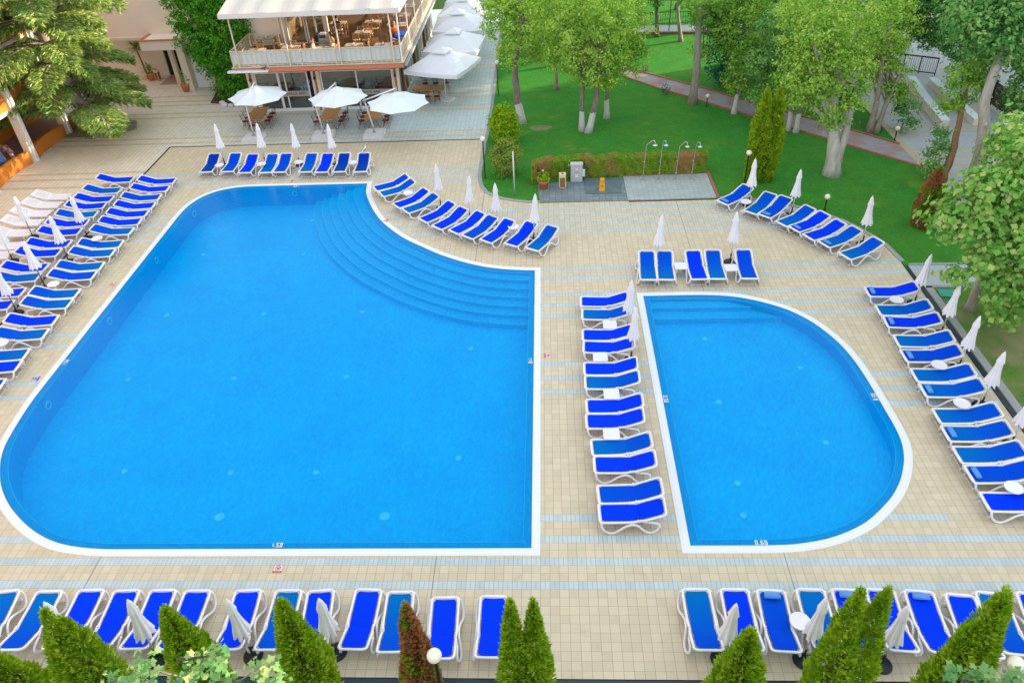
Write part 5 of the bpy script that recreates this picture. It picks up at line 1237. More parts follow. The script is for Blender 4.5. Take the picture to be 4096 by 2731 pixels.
tag(m.build('beach_towel', tw()), 'red and teal patterned beach towel draped on the canvas chair', 'towel')
# ------------------------------------------------------------------ unseen block added to the east to keep low sun off the pool
B4_ = empty('unseen_sun_block', (66, 5, 0), 0, 'unseen pale block added east of the promenade to block the low sun', 'building')
m = MB(); m.box(-6, 8, -50, 38, 0, 21.5); m.build('wall', M['cream'], B4_)
m = MB()
for f in range(6):
    for k in range(20): m.box(-6.05, -5.99, -48+4.2*k, -46+4.2*k, 1+3.2*f, 3+3.2*f)
m.build('window_row', M['dark'], B4_)
# ------------------------------------------------------------------ street lamps
def lamp(name, x, y, h, lb, rg=.135, grp='globe lamps'):
    r_ = empty(name, (x, y, 0), 0, lb, 'lamp', grp); m = MB(); m.lathe([(.07, 0), (.07, .03), (.04, .06), (.032, .12), (.03, h-rg-.03), (.05, h-rg+.01)], n=12); m.build('post', M['black'] if h > 1 else M['base'], r_)
    m = MB(); m.ball((0, 0, h), rg, 18, 12); m.build('globe', M['globe'], r_); return r_
lamp('globe_lamp', -3.07, 8.97, 2.18, 'tall globe lamp on a black post where the kerb curves beside the shrubs')
lamp('globe_lamp', -2.93, 21.39, 2.14, 'tall globe lamp at the lawn edge beside the large square parasols')
lamp('globe_lamp', 10.12, 7.44, 1.72, 'globe lamp standing before the tall twin thuja')
lamp('garden_lamp', 10.1, 18.27, .68, 'low globe lamp beside the red and grey path', .13, 'low garden lamps'); lamp('garden_lamp', 19.3, 12.35, .72, 'low globe lamp where the path meets the promenade', .13, 'low garden lamps'); lamp('garden_lamp', 13.27, 4.6, .70, 'low globe lamp on the lawn behind the diagonal lounger row', .13, 'low garden lamps')
lamp('globe_lamp', -1.88, -20.8, 5.1, 'globe lamp in front beside the browned thuja'); lamp('globe_lamp', 8.0, -20.8, 4.97, 'globe lamp in front at the lower right corner')
lamp('globe_lamp', 9.9, 34.2, 3.2, 'far globe lamp by the top path behind the trees')
# ------------------------------------------------------------------ showers, bin, pot, cabinet, sign, pole
for k, (x, y) in enumerate([(5.10,8.06),(5.90,8.06),(6.75,8.04),(7.55,8.03)]):
    h = [1.95, 1.93, 1.84, 1.82][k]; dx = [.36, .10, .30, .12][k]
    r_ = empty('outdoor_shower', (x, y, .06), 0, 'steel outdoor shower, %s from the left on the tiled platform' % ordn(k), 'shower', 'outdoor showers on the platform')
    m = MB(); m.lathe([(.09, 0), (.09, .015), (.03, .03)], n=16); m.build('base_plate', M['chrome'], r_)
    m = MB(); m.tube([(0, 0, .02), (.03, 0, h*.5), (.07, -.02, h), (dx, -.12, h+.27), (dx+.08, -.22, h+.28), (dx+.10, -.27, h+.14)], .019, 8); m.build('pipe', M['chrome'], r_)
    m = MB(); m.lathe([(.03, .05), (.05, .03), (.135, .01), (.135, -.01), (.001, -.012)], (dx+.10, -.27, h+.09), 20); m.build('shower_head', M['chrome'], r_)
    m = MB(); m.tube([(.02, -.03, .42), (.02, .03, .42)], .03, 8); m.tube([(.05, 0, 1.05), (-.05, 0, 1.05)], .014, 6); m.build('valve', M['chrome'], r_)
def litter(x, y, rz, lb):
    r_ = empty('litter_bin', (x, y, 0), rz, lb, 'litter bin'); m = MB(); m.box(-.17, .17, -.15, .15, .60, .77); m.box(-.17, -.13, -.15, -.11, 0, .6); m.box(.13, .17, -.15, -.11, 0, .6); m.box(-.17, -.13, .11, .15, 0, .6); m.box(.13, .17, .11, .15, 0, .6); m.box(-.17, .17, -.15, .15, .02, .06); m.build('cream_frame', plain('cream_paint', (.72, .62, .42), .5, .3), r_)
    m = MB()
    for i in range(5): m.box(-.118+.05*i, -.082+.05*i, -.135, -.12, .06, .6); m.box(-.118+.05*i, -.082+.05*i, .12, .135, .06, .6)
    for i in range(5): m.box(-.155, -.14, -.10+.042*i, -.07+.042*i, .06, .6); m.box(.14, .155, -.10+.042*i, -.07+.042*i, .06, .6)
    m.build('wooden_slats', M['wood_d'], r_)
    m = MB(); m.lathe([(.07, .771), (.07, .776), (.001, .777)], n=16); m.build('ash_opening', M['black'], r_); return r_
litter(.98, 7.6, 0, 'cream and brown slatted litter bin on the grey slabs near the showers').location.z = .03
litter(-28.1, 26.75, R(-20), 'cream and brown slatted litter bin beside the pink entrance')
def pot(x, y, r, h, lb, z=0):
    r_ = empty('potted_plant', (x, y, z), 0, lb, 'potted plant'); m = MB(); m.lathe([(r*.68, 0), (r*.92, h*.82), (r*1.0, h*.83), (r*1.02, h), (r*.9, h), (r*.85, h*.88), (.001, h*.88)], n=24); m.build('pot', M['terracotta'], r_); return r_
cab = empty('metal_cabinet', (1.72, 8.28, .03), R(-1), 'pale grey metal cabinet with a red shower sign in front of the hedge', 'cabinet')
m = MB(); m.box(-.30, .30, -.17, .17, .06, .97); m.box(-.32, .32, -.20, .18, .97, 1.0); m.build('body', M['cabinet'], cab); m = MB(); m.box(-.28, .28, -.15, .15, 0, .06); m.build('plinth', M['greymetal'], cab)
m = MB(); m.box(-.09, .09, -.176, -.172, .56, .80); m.build('sign_plate', M['sign_red'], cab)
m = MB(); m.box(-.075, .075, -.181, -.178, .62, .79); m.build('sign_field', M['sign_white'], cab)
m = MB()
for px, hh in ((-.03, .11), (.035, .075)): m.box(px-.012, px+.012, -.186, -.183, .635, .635+hh*.7); m.ball((px, -.184, .635+hh*.85), .013, 8, 5)
m.build('sign_figures', M['sign_red'], cab); text_mesh('SHOWER', .035, M['sign_white'], cab, (0, -.178, .59), (PI/2, 0, 0), .001)
m = MB(); m.box(-.08, .08, -.176, -.172, .30, .48); m.build('notice_plate', M['sign_white'], cab); text_mesh('NO SMOKING', .024, M['ink'], cab, (0, -.178, .40), (PI/2, 0, 0), .001)
m = MB(); m.box(.301, .42, -.08, .10, .30, .62); m.build('side_box', M['canvas_b'], cab); m = MB(); m.tube([(-.33, -.1, .93), (-.42, -.1, .93), (-.42, -.1, 1.0)], .012, 5); m.build('cable_bracket', M['white'], cab)
ws = empty('wet_floor_sign', (2.96, 7.15, .07), R(0), 'yellow folding wet floor sign on the dark wet slab', 'sign'); 
for e in (-1, 1):
    m = MB(); vs = [(-.15, e*.13, 0), (.15, e*.13, 0), (.10, e*.015, .66), (-.10, e*.015, .66)]; th = .012
    m.add(vs+[(x, y-e*th, z) for x, y, z in vs], [(0,1,2,3) if e < 0 else (3,2,1,0), (4,5,6,7) if e > 0 else (7,6,5,4), (0,4,5,1), (1,5,6,2), (2,6,7,3), (3,7,4,0)]); m.build('panel', M['yellow'], ws)
tilt = math.atan2(.115, .66); pl_ = lambda z: -.13+.115*z/.66-.006
text_mesh('CAUTION', .055, M['ink'], ws, (0, pl_(.50), .50), (PI/2-tilt, 0, 0), .001); text_mesh('WET FLOOR', .038, M['ink'], ws, (0, pl_(.43), .43), (PI/2-tilt, 0, 0), .001)
m = MB(); m.tube([(-.07, pl_(.2), .20), (.07, pl_(.2), .20), (0, pl_(.32), .32)], .008, 5, closed=True); m.tube([(-.02, pl_(.225)-.002, .225), (.01, pl_(.27)-.002, .27)], .008, 5); m.build('slip_symbol', M['ink'], ws)
pp = empty('marker_pole', (-1.45, 6.9, 0), 0, 'slim white and grey pole standing on the lawn corner', 'pole'); m = MB(); m.tube([(0, 0, .7), (0, 0, 2.35)], .035, 10); m.build('upper_pole', M['white_old'], pp); m = MB(); m.tube([(0, 0, 0), (0, 0, .7)], .03, 10); m.build('lower_pole', M['greymetal'], pp)
m = MB(); m.box(-.35, .35, -.27, .27, 0, .05); tag(m.build('manhole_cover', plain('green_cover', (.05, .32, .24), .6, .3), None, (15.98, -2.55, .01)), 'rectangular green inspection cover in the worn lawn', 'cover').rotation_euler = (0, 0, -.1)
m = MB(); m.lathe([(.12, 0), (.13, .04), (.001, .06)], n=16); tag(m.build('valve_cover', plain('green_lid', (.05, .32, .24), .6, .3), None, (15.75, -3.2, .01)), 'small round green lid near the inspection cover', 'cover')
m = MB(); m.tube([(0, 0, 0), (.15, .1, 1.2), (.3, .25, 2.3)], [.03, .026, .02], 8); tag(m.build('support_stake', M['greymetal'], None, (16.6, -2.25, 0)), 'thin grey stake beside the plane tree', 'stake')
# promenade walls, fence, gate
def wall_thing(name, pts, w_, h, mat, lb, cap=None):
    r_ = empty(name, (pts[0][0], pts[0][1], 0), 0, lb, 'wall'); q = [(x-pts[0][0], y-pts[0][1]) for x, y in pts]
    m = MB(); ribbon(m, q, w_, -.02, h); m.build('wall', mat, r_)
    if cap: m = MB(); ribbon(m, q, w_+.06, h, h+.06); m.build('coping', cap, r_)
wall_thing('ramp_wall', [(22.55,13.9),(22.9,17.5),(23.45,21.2)], .42, .45, M['cream'], 'low beige ramp wall with white top, nearest the park', M['canvas_b'])
wall_thing('ramp_wall', [(24.5,14.2),(24.55,17.5),(24.75,21.1)], .42, .35, M['cream'], 'second low beige ramp wall with white top, right of the first', M['canvas_b'])
wall_thing('ramp_wall', [(25.0,9.5),(25.6,12.6),(26.0,14.1)], .5, .35, M['cream'], 'short white topped wall below the dark fence', M['canvas_b'])
fe = empty('slatted_fence', (26.6, 14.6, 0), 0, 'dark brown slatted fence beyond the leaning tree', 'fence')
m = MB()
for k in range(9): m.box(-.03, .03, -1.6, 2.6, .15+.14*k, .25+.14*k)
m.build('slats', plain('dark_stained_slats', (.07, .045, .04), .7, .2), fe)
for y_ in (-1.6, .5, 2.6): m = MB(); m.box(-.05, .05, y_-.05, y_+.05, 0, 1.5); m.build('post', M['black'], fe)
gt = empty('iron_gate', (24.3, 23.4, 0), R(-30), 'black iron gate frame at the end of the ramp', 'gate')
m = MB(); m.box(-1.5, 1.5, -.03, .03, 1.05, 1.13); m.box(-1.5, 1.5, -.03, .03, .1, .16); [m.box(x-.03, x+.03, -.03, .03, 0, 1.12) for x in (-1.5, -.5, .5, 1.5)]; [m.box(x-.01, x+.01, -.01, .01, .16, 1.05) for x in np.linspace(-1.4, 1.4, 22)]; m.build('frame', M['black'], gt)
tf = empty('park_fence', (11, 36.5, 0), R(-3), 'thin brown railing along the far edge of the top path', 'fence')
m = MB(); [m.box(x-.012, x+.012, -.012, .012, .1, 1.0) for x in np.arange(-7.5, 7.5, .2)]; m.box(-7.5, 7.5, -.02, .02, .95, 1.0); m.box(-7.5, 7.5, -.02, .02, .1, .14); m.build('bars', plain('rust_brown_metal', (.16, .07, .05), .7, .2), tf)
for x in np.arange(-7.5, 7.6, 2.5): m = MB(); m.box(x-.04, x+.04, -.04, .04, 0, 1.06); m.build('post', plain('rust_brown_metal', (.16, .07, .05), .7, .2) if 0 else M['wood_d'], tf)
# boulder and planter
def rock(name, x, y, z, sx, sy, sz, lb, seed, mat=None, grp=None):
    bm = bmesh.new(); bmesh.ops.create_icosphere(bm, subdivisions=3, radius=1); rg = random.Random(seed); o3 = Vector((rg.random()*9, rg.random()*9, 0))
    from mathutils import noise as mn_
    for v in bm.verts: v.co *= 1+.22*mn_.noise(v.co*1.3+o3)+.06*mn_.noise(v.co*4+o3)
    me = bpy.data.meshes.new(name); bm.to_mesh(me); bm.free(); me.materials.append(mat or M['rock']); [setattr(p_, 'use_smooth', True) for p_ in me.polygons]
    o = bpy.data.objects.new(name, me); COL.objects.link(o); o.location = (x, y, z); o.scale = (sx, sy, sz); return tag(o, lb, 'boulder', grp)
rock('boulder', -26.95, 16.75, .32, .62, .5, .5, 'large smooth brown boulder at the foot of the cedar', 3)
m = MB(); m.slab([(-29.7,16.0),(-26.4,15.95),(-25.6,17.2),(-26.2,18.6),(-29.9,18.8)], 0, .10); m.build('cedar_bed', plain('gravel_bed', (.34, .28, .20), .95, .05, .3, 9, bump=.4))['kind'] = 'structure'
for k, (x, y, s_) in enumerate([(-21.2,20.95,.22),(-20.75,20.85,.18),(-20.3,20.95,.24),(-21.5,21.4,.2),(-19.85,21.1,.2)]): rock('edging_rock', x, y, .1, s_, s_*.8, s_*.7, 'pale edging rock below the ivy, %s from the left' % ['second','third','fourth','first','fifth'][k], k+20, M['concrete'], 'edging rocks below the ivy')
m = MB(); m.slab([(-22.4,21.6),(-19.4,21.1),(-19.2,24.2),(-22.8,24.2)], 0, .06); m.build('ivy_bed', M['soil'])['kind'] = 'structure'
# ------------------------------------------------------------------ vegetation
def leaf_faces(C, N, size, aspect=.55, g=None):
    """C centres (n,3), N rough normals; returns rhombus quads"""
    g = g or rng; n = len(C)
    N = N+g.normal(0, .55, (n, 3)); N /= np.linalg.norm(N, axis=1)[:, None]+1e-9
    U = np.cross(N, g.normal(0, 1, (n, 3))); U /= np.linalg.norm(U, axis=1)[:, None]+1e-9
    Vv = np.cross(N, U); s_ = (size*g.uniform(.65, 1.35, n))[:, None]
    a = C+U*s_*.5; b = C+Vv*s_*.5*aspect; c = C-U*s_*.5; d = C-Vv*s_*.5*aspect
    V = np.stack([a, b, c, d], 1).reshape(-1, 3); F = np.arange(4*n).reshape(-1, 4); return V, F
def crown_points(blobs, cd=34, per=34, sig=.16, shell=(.45, 1.05), flat=.85, g=None):
    g = g or rng; CC = []; NN = []
    for x, y, z, r in blobs:
        k = max(8, int(cd*r*r)); d = g.normal(0, 1, (k, 3)); d /= np.linalg.norm(d, axis=1)[:, None]
        rad = r*(g.uniform(shell[0]**3, shell[1]**3, k)**(1/3))[:, None]; cc = d*rad*np.array([1, 1, flat])
        cs = g.uniform(.6, 1.5, k)
        for j in range(k):
            m_ = int(per*cs[j]); p = g.normal(0, sig*cs[j], (m_, 3))*np.array([1, 1, .6]); CC.append(cc[j]+p+np.array([x, y, z]))
            nn = p/(sig*2)+d[j]*.7+np.array([0, 0, .6]); NN.append(nn)
    return np.concatenate(CC), np.concatenate(NN)
def trunk_mb(m, pts, rs, n=10): m.tube(pts, rs, n)
def tree(name, base, blobs, lb, leaf, barkm, trunks, leafsize=.15, cat='tree', grp='park trees', cd=34, per=34, sig=.17, seed=1, limbs=True, aspect=.55, flat=.85):
    g = np.random.default_rng(seed); r_ = empty(name, (base[0], base[1], 0), 0, lb, cat, grp); bx = np.array([base[0], base[1], 0])
    m = MB(); rd = random.Random(seed)
    for pts, r0 in trunks:
        n = len(pts); P_ = []; 
        q = catmull([(p[0], p[1]) for p in pts], 3); zz = catmull([(p[2], 0) for p in pts], 3)
        L = [(a[0]-base[0]+rd.uniform(-.02, .02), a[1]-base[1], z[0]) for a, z in zip(q, zz)]; L[0] = (L[0][0], L[0][1], -.1)
        rs = [r0*(1.35 if i == 0 else 1)*(1-.55*i/(len(L)-1)) for i in range(len(L))]; m.tube(L, rs, 10)
        if limbs:
            top = Vector(L[-1])
            for b in blobs:
                if rd.random() < .9:
                    s0 = Vector(L[rd.randrange(len(L)//2, len(L))]); e = Vector((b[0]-base[0], b[1]-base[1], b[2]+b[3]*.2)); mid = s0.lerp(e, .5)+Vector((rd.uniform(-.2, .2), rd.uniform(-.2, .2), .15)); rb = r0*.34
                    if (e-s0).length < 7: m.tube([s0, mid, e], [rb, rb*.7, rb*.25], 6)
    m.build('trunk', barkm, r_)
    C, N_ = crown_points(blobs, cd, per, sig, g=g, flat=flat); V, F = leaf_faces(C, N_, leafsize, aspect, g); numpy_mesh('crown', V-bx, F, leaf, r_); return r_
def up_(bl, dz, k=1.0): return [(x, y, z+dz, r*k) for x, y, z, r in bl]
tree('park_tree', (-1.3,16.6), [(-2.29,17,6.0,1.3),(-.95,17,5.7,1.5),(-1.62,17,4.3,1.1),(-.1,17.2,4.75,.9),(-1.4,17.6,7.4,1.7),(-2.6,17.3,7.2,1.2),(-.6,17.9,3.6,.7)], 'tall tree with long grey trunk at the left edge of the lawn', M['leaf_bright'], M['bark_lime'], [([(-1.3,16.55,0),(-1.5,16.7,1.6),(-1.6,16.6,3.5),(-1.1,16.8,5.5),(-1.2,17,7)], .25)], seed=2)
tree('park_tree', (.91,22.2), [(1.26,22.4,4.1,1.6),(.44,22.4,4.9,1.4),(1.11,22.2,2.8,1.0),(1.2,22.6,6.2,1.6)], 'small tree farther back on the lawn behind the left group', M['leaf_mid'], M['bark_pale'], [([(.91,22.2,0),(.9,22.2,1.5),(1.1,22.3,4)], .16)], seed=3)
tree('park_tree', (2.5,14.95), [(2.31,15.5,5.8,1.7),(3.55,15.5,4.2,1.3),(1.85,15.4,3.8,1.15),(1.0,15.6,4.3,1.0),(3.8,15.6,5.8,1.4),(2.3,15.7,7.2,1.6),(2.7,15,3.3,.8),(3.7,15.2,3.0,.7),(1.3,15.7,5.8,1.1)], 'twin trunked tree with whitewashed feet in the middle of the left lawn', M['leaf_bright'], M['bark_lime'], [([(2.3,15.05,0),(2.28,15.1,1.5),(2.35,15.2,4.0)], .19), ([(2.65,14.8,0),(3.0,14.95,1.4),(3.15,15.1,2.8),(3.3,15.3,5.5)], .21)], seed=4, cd=38)
tree('park_tree', (3.87,16.9), [(4.74,17.4,3.1,1.1),(5.15,17.5,4.9,1.3),(3.76,17.4,2.3,.75),(5.3,17.5,3.9,.9),(4.6,17.8,6.4,1.4),(3.9,17.2,3.4,.7)], 'slim tree with whitewashed trunk right behind the twin trunked one', M['leaf_bright'], M['bark_lime'], [([(3.87,16.9,0),(3.85,16.9,1.6),(4.3,17.2,4.6)], .18)], seed=5)
tree('park_tree', (9.3,18.9), [(10.19,19.5,5.0,1.3),(9.12,19.5,5.9,1.1),(11.5,19.6,4.0,1.35),(9.75,19.4,3.1,.5),(10.6,19.8,6.5,1.6),(11.6,19.8,5.8,1.2)], 'tall bare trunked tree beside the red and grey path', M['leaf_mid'], M['bark_pale'], [([(9.3,18.9,0),(9.4,18.95,2.2),(9.25,19.1,5.3),(9.6,19.3,7)], .27)], seed=6)
tree('park_tree', (11.55,17.05), [(11.6,17.4,1.75,.85),(12.12,17.5,2.9,1.3),(12.29,17.5,4.9,1.6),(13.6,17.5,3.7,1.4),(12.9,17.8,6.6,1.5)], 'low branched tree with white foot just below the path', M['leaf_mid'], M['bark_lime'], [([(11.55,17.05,0),(11.6,17.1,1.0),(12.1,17.3,3.5)], .17)], seed=7)
tree('cedar_tree', (11.9,21.8), [(10.5,21.6,4.6,1.3),(11.6,21.8,2.0,1.4),(12.2,21.9,3.1,1.3),(11.0,22,6.2,1.3),(11.4,21.7,3.9,1.2),(11.9,21.6,.9,.9)], 'dark blue-green conifer beyond the path', M['leaf_blue'], M['bark'], [([(11.9,21.8,0),(11.8,21.8,3),(11.2,21.9,7)], .22)], seed=8, cd=46, aspect=.35)
tree('park_tree', (13.39,14.18), [(12.42,15,3.6,1.2),(13.35,15,2.5,1.05),(12.49,14.8,1.9,.8),(13.01,15,5.6,1.4)], 'thin tree with a white foot behind the twin thuja', M['leaf_cool'], M['bark_lime'], [([(13.39,14.18,0),(13.35,14.3,1.1),(13.0,14.8,3.6)], .10)], seed=9)
tree('park_tree', (14.2,14.1), [(14.0,14.8,3.2,1.1),(14.9,14.8,4.4,1.3),(14.2,15,6.0,1.4),(14.7,14.5,2.2,.7)], 'twin stemmed tree with whitewashed feet on the path edge', M['leaf_cool'], M['bark_lime'], [([(14.05,14.25,0),(14.0,14.3,1.2),(13.9,14.6,3.2)], .15), ([(14.4,13.95,0),(14.4,14.0,1.2),(14.7,14.4,3.8)], .16)], seed=10)
tree('park_tree', (14.83,8.41), [(12.61,9,7.1,1.6),(12.59,9,5.25,1.4),(14.19,9.2,5.4,1.4),(13.93,8.8,3.8,1.15),(15.2,9,3.9,.85),(12.2,9,3.95,.8),(12.0,9.2,7.9,1.2),(14.0,8.6,2.9,.6),(13.5,9.2,6.4,1.4),(15.2,10.6,6.4,1.3),(13.8,10.8,7.5,1.3),(13.2,9.0,4.5,1.0),(14.6,8.7,2.75,.5),(15.0,9.5,5.0,1.1)], 'big forked tree with thick white trunk on the right lawn', M['leaf_bright'], M['bark_white'], [([(14.75,8.4,0),(14.55,8.4,1.4),(14.35,8.5,2.4),(14.0,8.8,4.8)], .41), ([(14.85,8.5,.9),(15.0,8.5,2.2),(15.1,8.8,4.5)], .24)], seed=11, cd=36)
tree('park_tree', (18.5,13.7), [(19.3,14.6,2.7,1.1),(18.25,14.8,3.9,1.3),(19.7,14.2,2.0,.7),(18.54,15,5.4,1.6),(17.6,14.9,3.2,.9),(18.7,16.8,4.8,1.2),(20.0,16.9,3.6,.95),(18.5,16.8,3.4,.85),(18.9,17,5.7,1.1),(17.6,16.9,4.9,1.0)], 'twin trunked tree where the path reaches the promenade', M['leaf_bright'], M['bark_pale'], [([(18.4,13.72,0),(18.45,13.8,1.8),(18.4,14.2,3.8)], .19), ([(18.75,13.6,0),(19.0,13.8,1.6),(19.4,14.1,3.0)], .16)], seed=12)
tree('shrub', (20.0,13.4), [(20.1,13.4,.8,.65),(19.8,13.7,1.5,.5),(20.2,13.5,1.6,.45)], 'dark leafy shrub beside the low lamp at the promenade', M['leaf_cool'], M['bark'], [([(20,13.4,0),(20,13.4,.6)], .05)], cat='shrub', grp='garden shrubs', seed=13, limbs=False)
tree('park_tree', (23.0,25.5), [(22.4,17.8,6.2,1.7),(23.9,18.0,5.0,1.6),(21.3,18.1,6.6,1.5),(24.6,17.6,3.9,1.2),(23.2,17.7,4.2,1.2),(22.0,19,8.0,1.8),(24.8,19,7,1.8),(25.6,18,5.4,1.4),(21.0,19,5.2,1.4),(22.8,19,4.9,1.6),(24.85,19,4.6,1.4),(22.5,19,3.8,1.1),(24.7,19,3.1,1.2),(26.2,19,1.7,1.0),(20.6,19.2,4.9,1.1),(26.8,19,3.2,1.2),(19.4,19.2,5.2,1.3),(26.5,17.5,4.8,1.4)], 'wide dark tree hanging over the ramp walls', M['leaf_cool'], M['bark'], [([(23.0,25.5,0),(23.0,24,3),(22.8,21,5.5),(23,19.2,7)], .3)], seed=14, cd=42)
tree('park_tree', (19.85,7.5), [(19.5,7.5,4.45,.85),(19.05,7.4,3.95,.5),(20.0,7.6,5.2,.8),(19.2,7.6,5.3,.8)], 'leaning tree with peeling orange bark on the promenade', M['leaf_mid'], M['bark_orange'], [([(19.85,7.52,0),(19.95,7.5,1.2),(19.8,7.5,2.8),(19.6,7.5,4.4)], .21)], seed=15)
tree('shrub', (19.3,7.6), [(19.38,7.8,1.5,.5),(19.25,7.8,2.2,.4),(19.2,7.6,.8,.45)], 'ivy like shrub climbing beside the orange barked trunk', M['leaf_cool'], M['bark'], [([(19.3,7.6,0),(19.3,7.7,1.6)], .04)], cat='shrub', grp='garden shrubs', seed=16, limbs=False, cd=60)
tree('park_tree', (20.92,6.5), [(19.39,7,7.5,1.5),(20.9,7,6.9,1.3),(18.3,7,7.8,.9),(21.9,7,4.6,.9),(20.6,7.2,6.6,1.0),(22.2,7.2,6,1.3),(21.2,7.4,8.3,1.8),(21.9,6.8,3.6,.5),(19.8,7.3,8.8,1.5)], 'tall leaning pale trunked tree with large leaves at the right edge', M['leaf_cool'], M['bark_white'], [([(20.95,6.5,-.1),(20.7,6.5,1.8),(20.35,6.5,3.4),(20.05,6.5,4.4),(20.1,6.6,6.0),(20.3,6.8,7.5)], .32), ([(20.55,6.45,2.9),(20.3,6.2,3.4)], .14)], limbs=False, seed=17, leafsize=.22, cd=34, per=26, sig=.22)
tree('shrub', (20.6,5.2), [(20.34,5,2.9,.6),(20.92,5,3.4,.5),(20.7,5.2,2.2,.5),(20.9,5.1,1.4,.5)], 'leafy young shrub in front of the leaning pale trunk', M['leaf_mid'], M['bark'], [([(20.6,5.2,0),(20.6,5.1,1.5),(20.6,5.0,3)], .05)], cat='shrub', grp='garden shrubs', seed=18, limbs=False, leafsize=.2)
tree('plane_tree', (16.36,-3.6), [(14.1,-4.5,4.85,.85),(15.05,-4.5,5.5,1.0),(16.14,-4.5,4.3,.9),(14.3,-4.5,3.9,.6),(17.1,-4.5,1.9,.75),(16.9,-4.5,2.8,.8),(15.6,-4.5,3.0,.5),(13.6,-4.5,4.4,.4),(15.9,-4.4,5.6,1.0),(16.9,-4.2,4.4,1.0),(14.9,-4.6,4.5,.8),(17.5,-4.6,3.5,.9),(17.3,-4.6,1.3,.5),(16.1,-5.2,2.3,.75),(16.5,-5.2,.9,.5),(15.1,-5.2,3.1,.6),(16.9,-5.2,1.6,.6),(14.4,-5.2,2.6,.4),(16.6,-5.2,3.8,.9),(15.6,-5.2,3.9,.8),(16.2,-3.9,6.8,1.3)], 'bushy plane tree with pale green lobed leaves right of the loungers', M['leaf_plane'], M['bark_pale'], [([(16.36,-3.6,0),(16.3,-3.65,.9),(16.2,-3.8,3),(16,-4.1,5)], .20)], seed=19, leafsize=.21, cd=44, per=15, sig=.17, aspect=.85)
tree('park_tree', (8.89,33.4), [(8.44,33.5,3.2,1.1),(9.35,33.5,4.0,1.4),(7.6,33.5,3.9,1.3),(8.6,33.6,5.6,1.6)], 'dark slim tree before the far top path', M['leaf_cool'], M['bark'], [([(8.89,33.4,0),(8.7,33.4,2.5),(8.8,33.5,5)], .17)], seed=20)
tree('park_tree', (10.54,31.95), [(10.1,32,4.0,1.3),(11.15,32,3.4,.9),(11.4,32.4,5.2,1.5),(9.9,32.2,5.6,1.4)], 'leaning dark tree with a sunlit trunk near the far path', M['leaf_mid'], M['bark_pale'], [([(10.54,31.95,0),(10.2,31.95,1.6),(9.9,32.1,4)], .17)], seed=21)
# woods along the top of the picture, one tree each
rd = random.Random(5)
desc = ['behind the far top path']
bk = [(2.0,27.5,5.5,'mid'),(5.5,30.5,6,'bright'),(0.2,31.5,6.5,'mid'),(14.8,25.3,6.2,'mid'),(17.3,22.6,5.6,'cool'),(17.2,27.8,7,'cool'),(21.5,28.6,7.5,'mid'),(21.5,38.5,7.5,'cool'),(27.8,23.0,7.5,'cool'),(28.0,29.0,8.5,'mid'),(6.0,40.5,7,'mid'),(11.5,41.0,7,'bright'),(16.5,40.5,7,'mid'),(1.0,41.0,7,'cool'),(28.5,13.5,7,'cool'),(14.0,23.0,5.8,'mid')]
bl_ = ['behind the twin trunked tree, near the large parasols','on the lawn left of the sunlit streaks','behind the farthest square parasol','right of the dark blue-green conifer','between the path and the promenade','beside the top path on its right','at the top right, left of the iron gate','at the very top right of the promenade','right of the ramp walls','farthest one behind the iron gate','beyond the top path on its left','beyond the top path at its middle','beyond the top path on its right','beyond the end of the beige plaza','at the right edge by the slatted fence','just beyond the path behind the big forked tree','left of the iron gate, tall one','right of the ramp walls, tall one','far right behind the gate, tall one','at the top edge beyond the gate','at the right edge beyond the fence','at the top edge beside the farthest parasol','at the top right corner']
for k, (x, y, h, c) in enumerate(bk):
    bl = []
    for j in range(7):
        a = rd.uniform(0, 2*PI); q = rd.uniform(0, 1.7); zz = rd.uniform(.42, 1.0)*h; bl.append((x+q*math.cos(a), y+q*math.sin(a), zz, rd.uniform(1.1, 1.6)))
    tree('park_tree', (x, y), bl, 'leafy background tree '+bl_[k], M['leaf_'+c], M['bark'], [([(x, y, 0), (x+.1, y, h*.4), (x, y+.1, h*.8)], .2)], seed=40+k, leafsize=.2, cd=26, per=24, sig=.22, grp='trees at the back of the park')
# unseen high trees added to the east to filter the low sun
for k, (x, y, h) in enumerate([(38,-16,13),(41,-8,15),(37,0,14),(42,8,16),(38,16,14),(43,24,16),(39,31,13),(44,-24,15),(50,34,12),(36,-26,12)]):
    bl = []
    for j in range(8):
        a = rd.uniform(0, 2*PI); q = rd.uniform(0, 2.8); bl.append((x+q*math.cos(a), y+q*math.sin(a), rd.uniform(.35, .95)*h, rd.uniform(1.8, 2.6)))
    tree('sun_filter_tree', (x, y), bl, 'unseen tall tree added to filter the sun, %s of the eastern row' % ['second','third','fourth','fifth','sixth','seventh','eighth','first','last','outermost'][k], M['leaf_mid'], M['bark'], [([(x, y, 0), (x+.2, y, h*.4), (x, y, h*.85)], .35)], seed=80+k, leafsize=.4, cd=11, per=20, sig=.4, grp='unseen trees added to filter the sun')
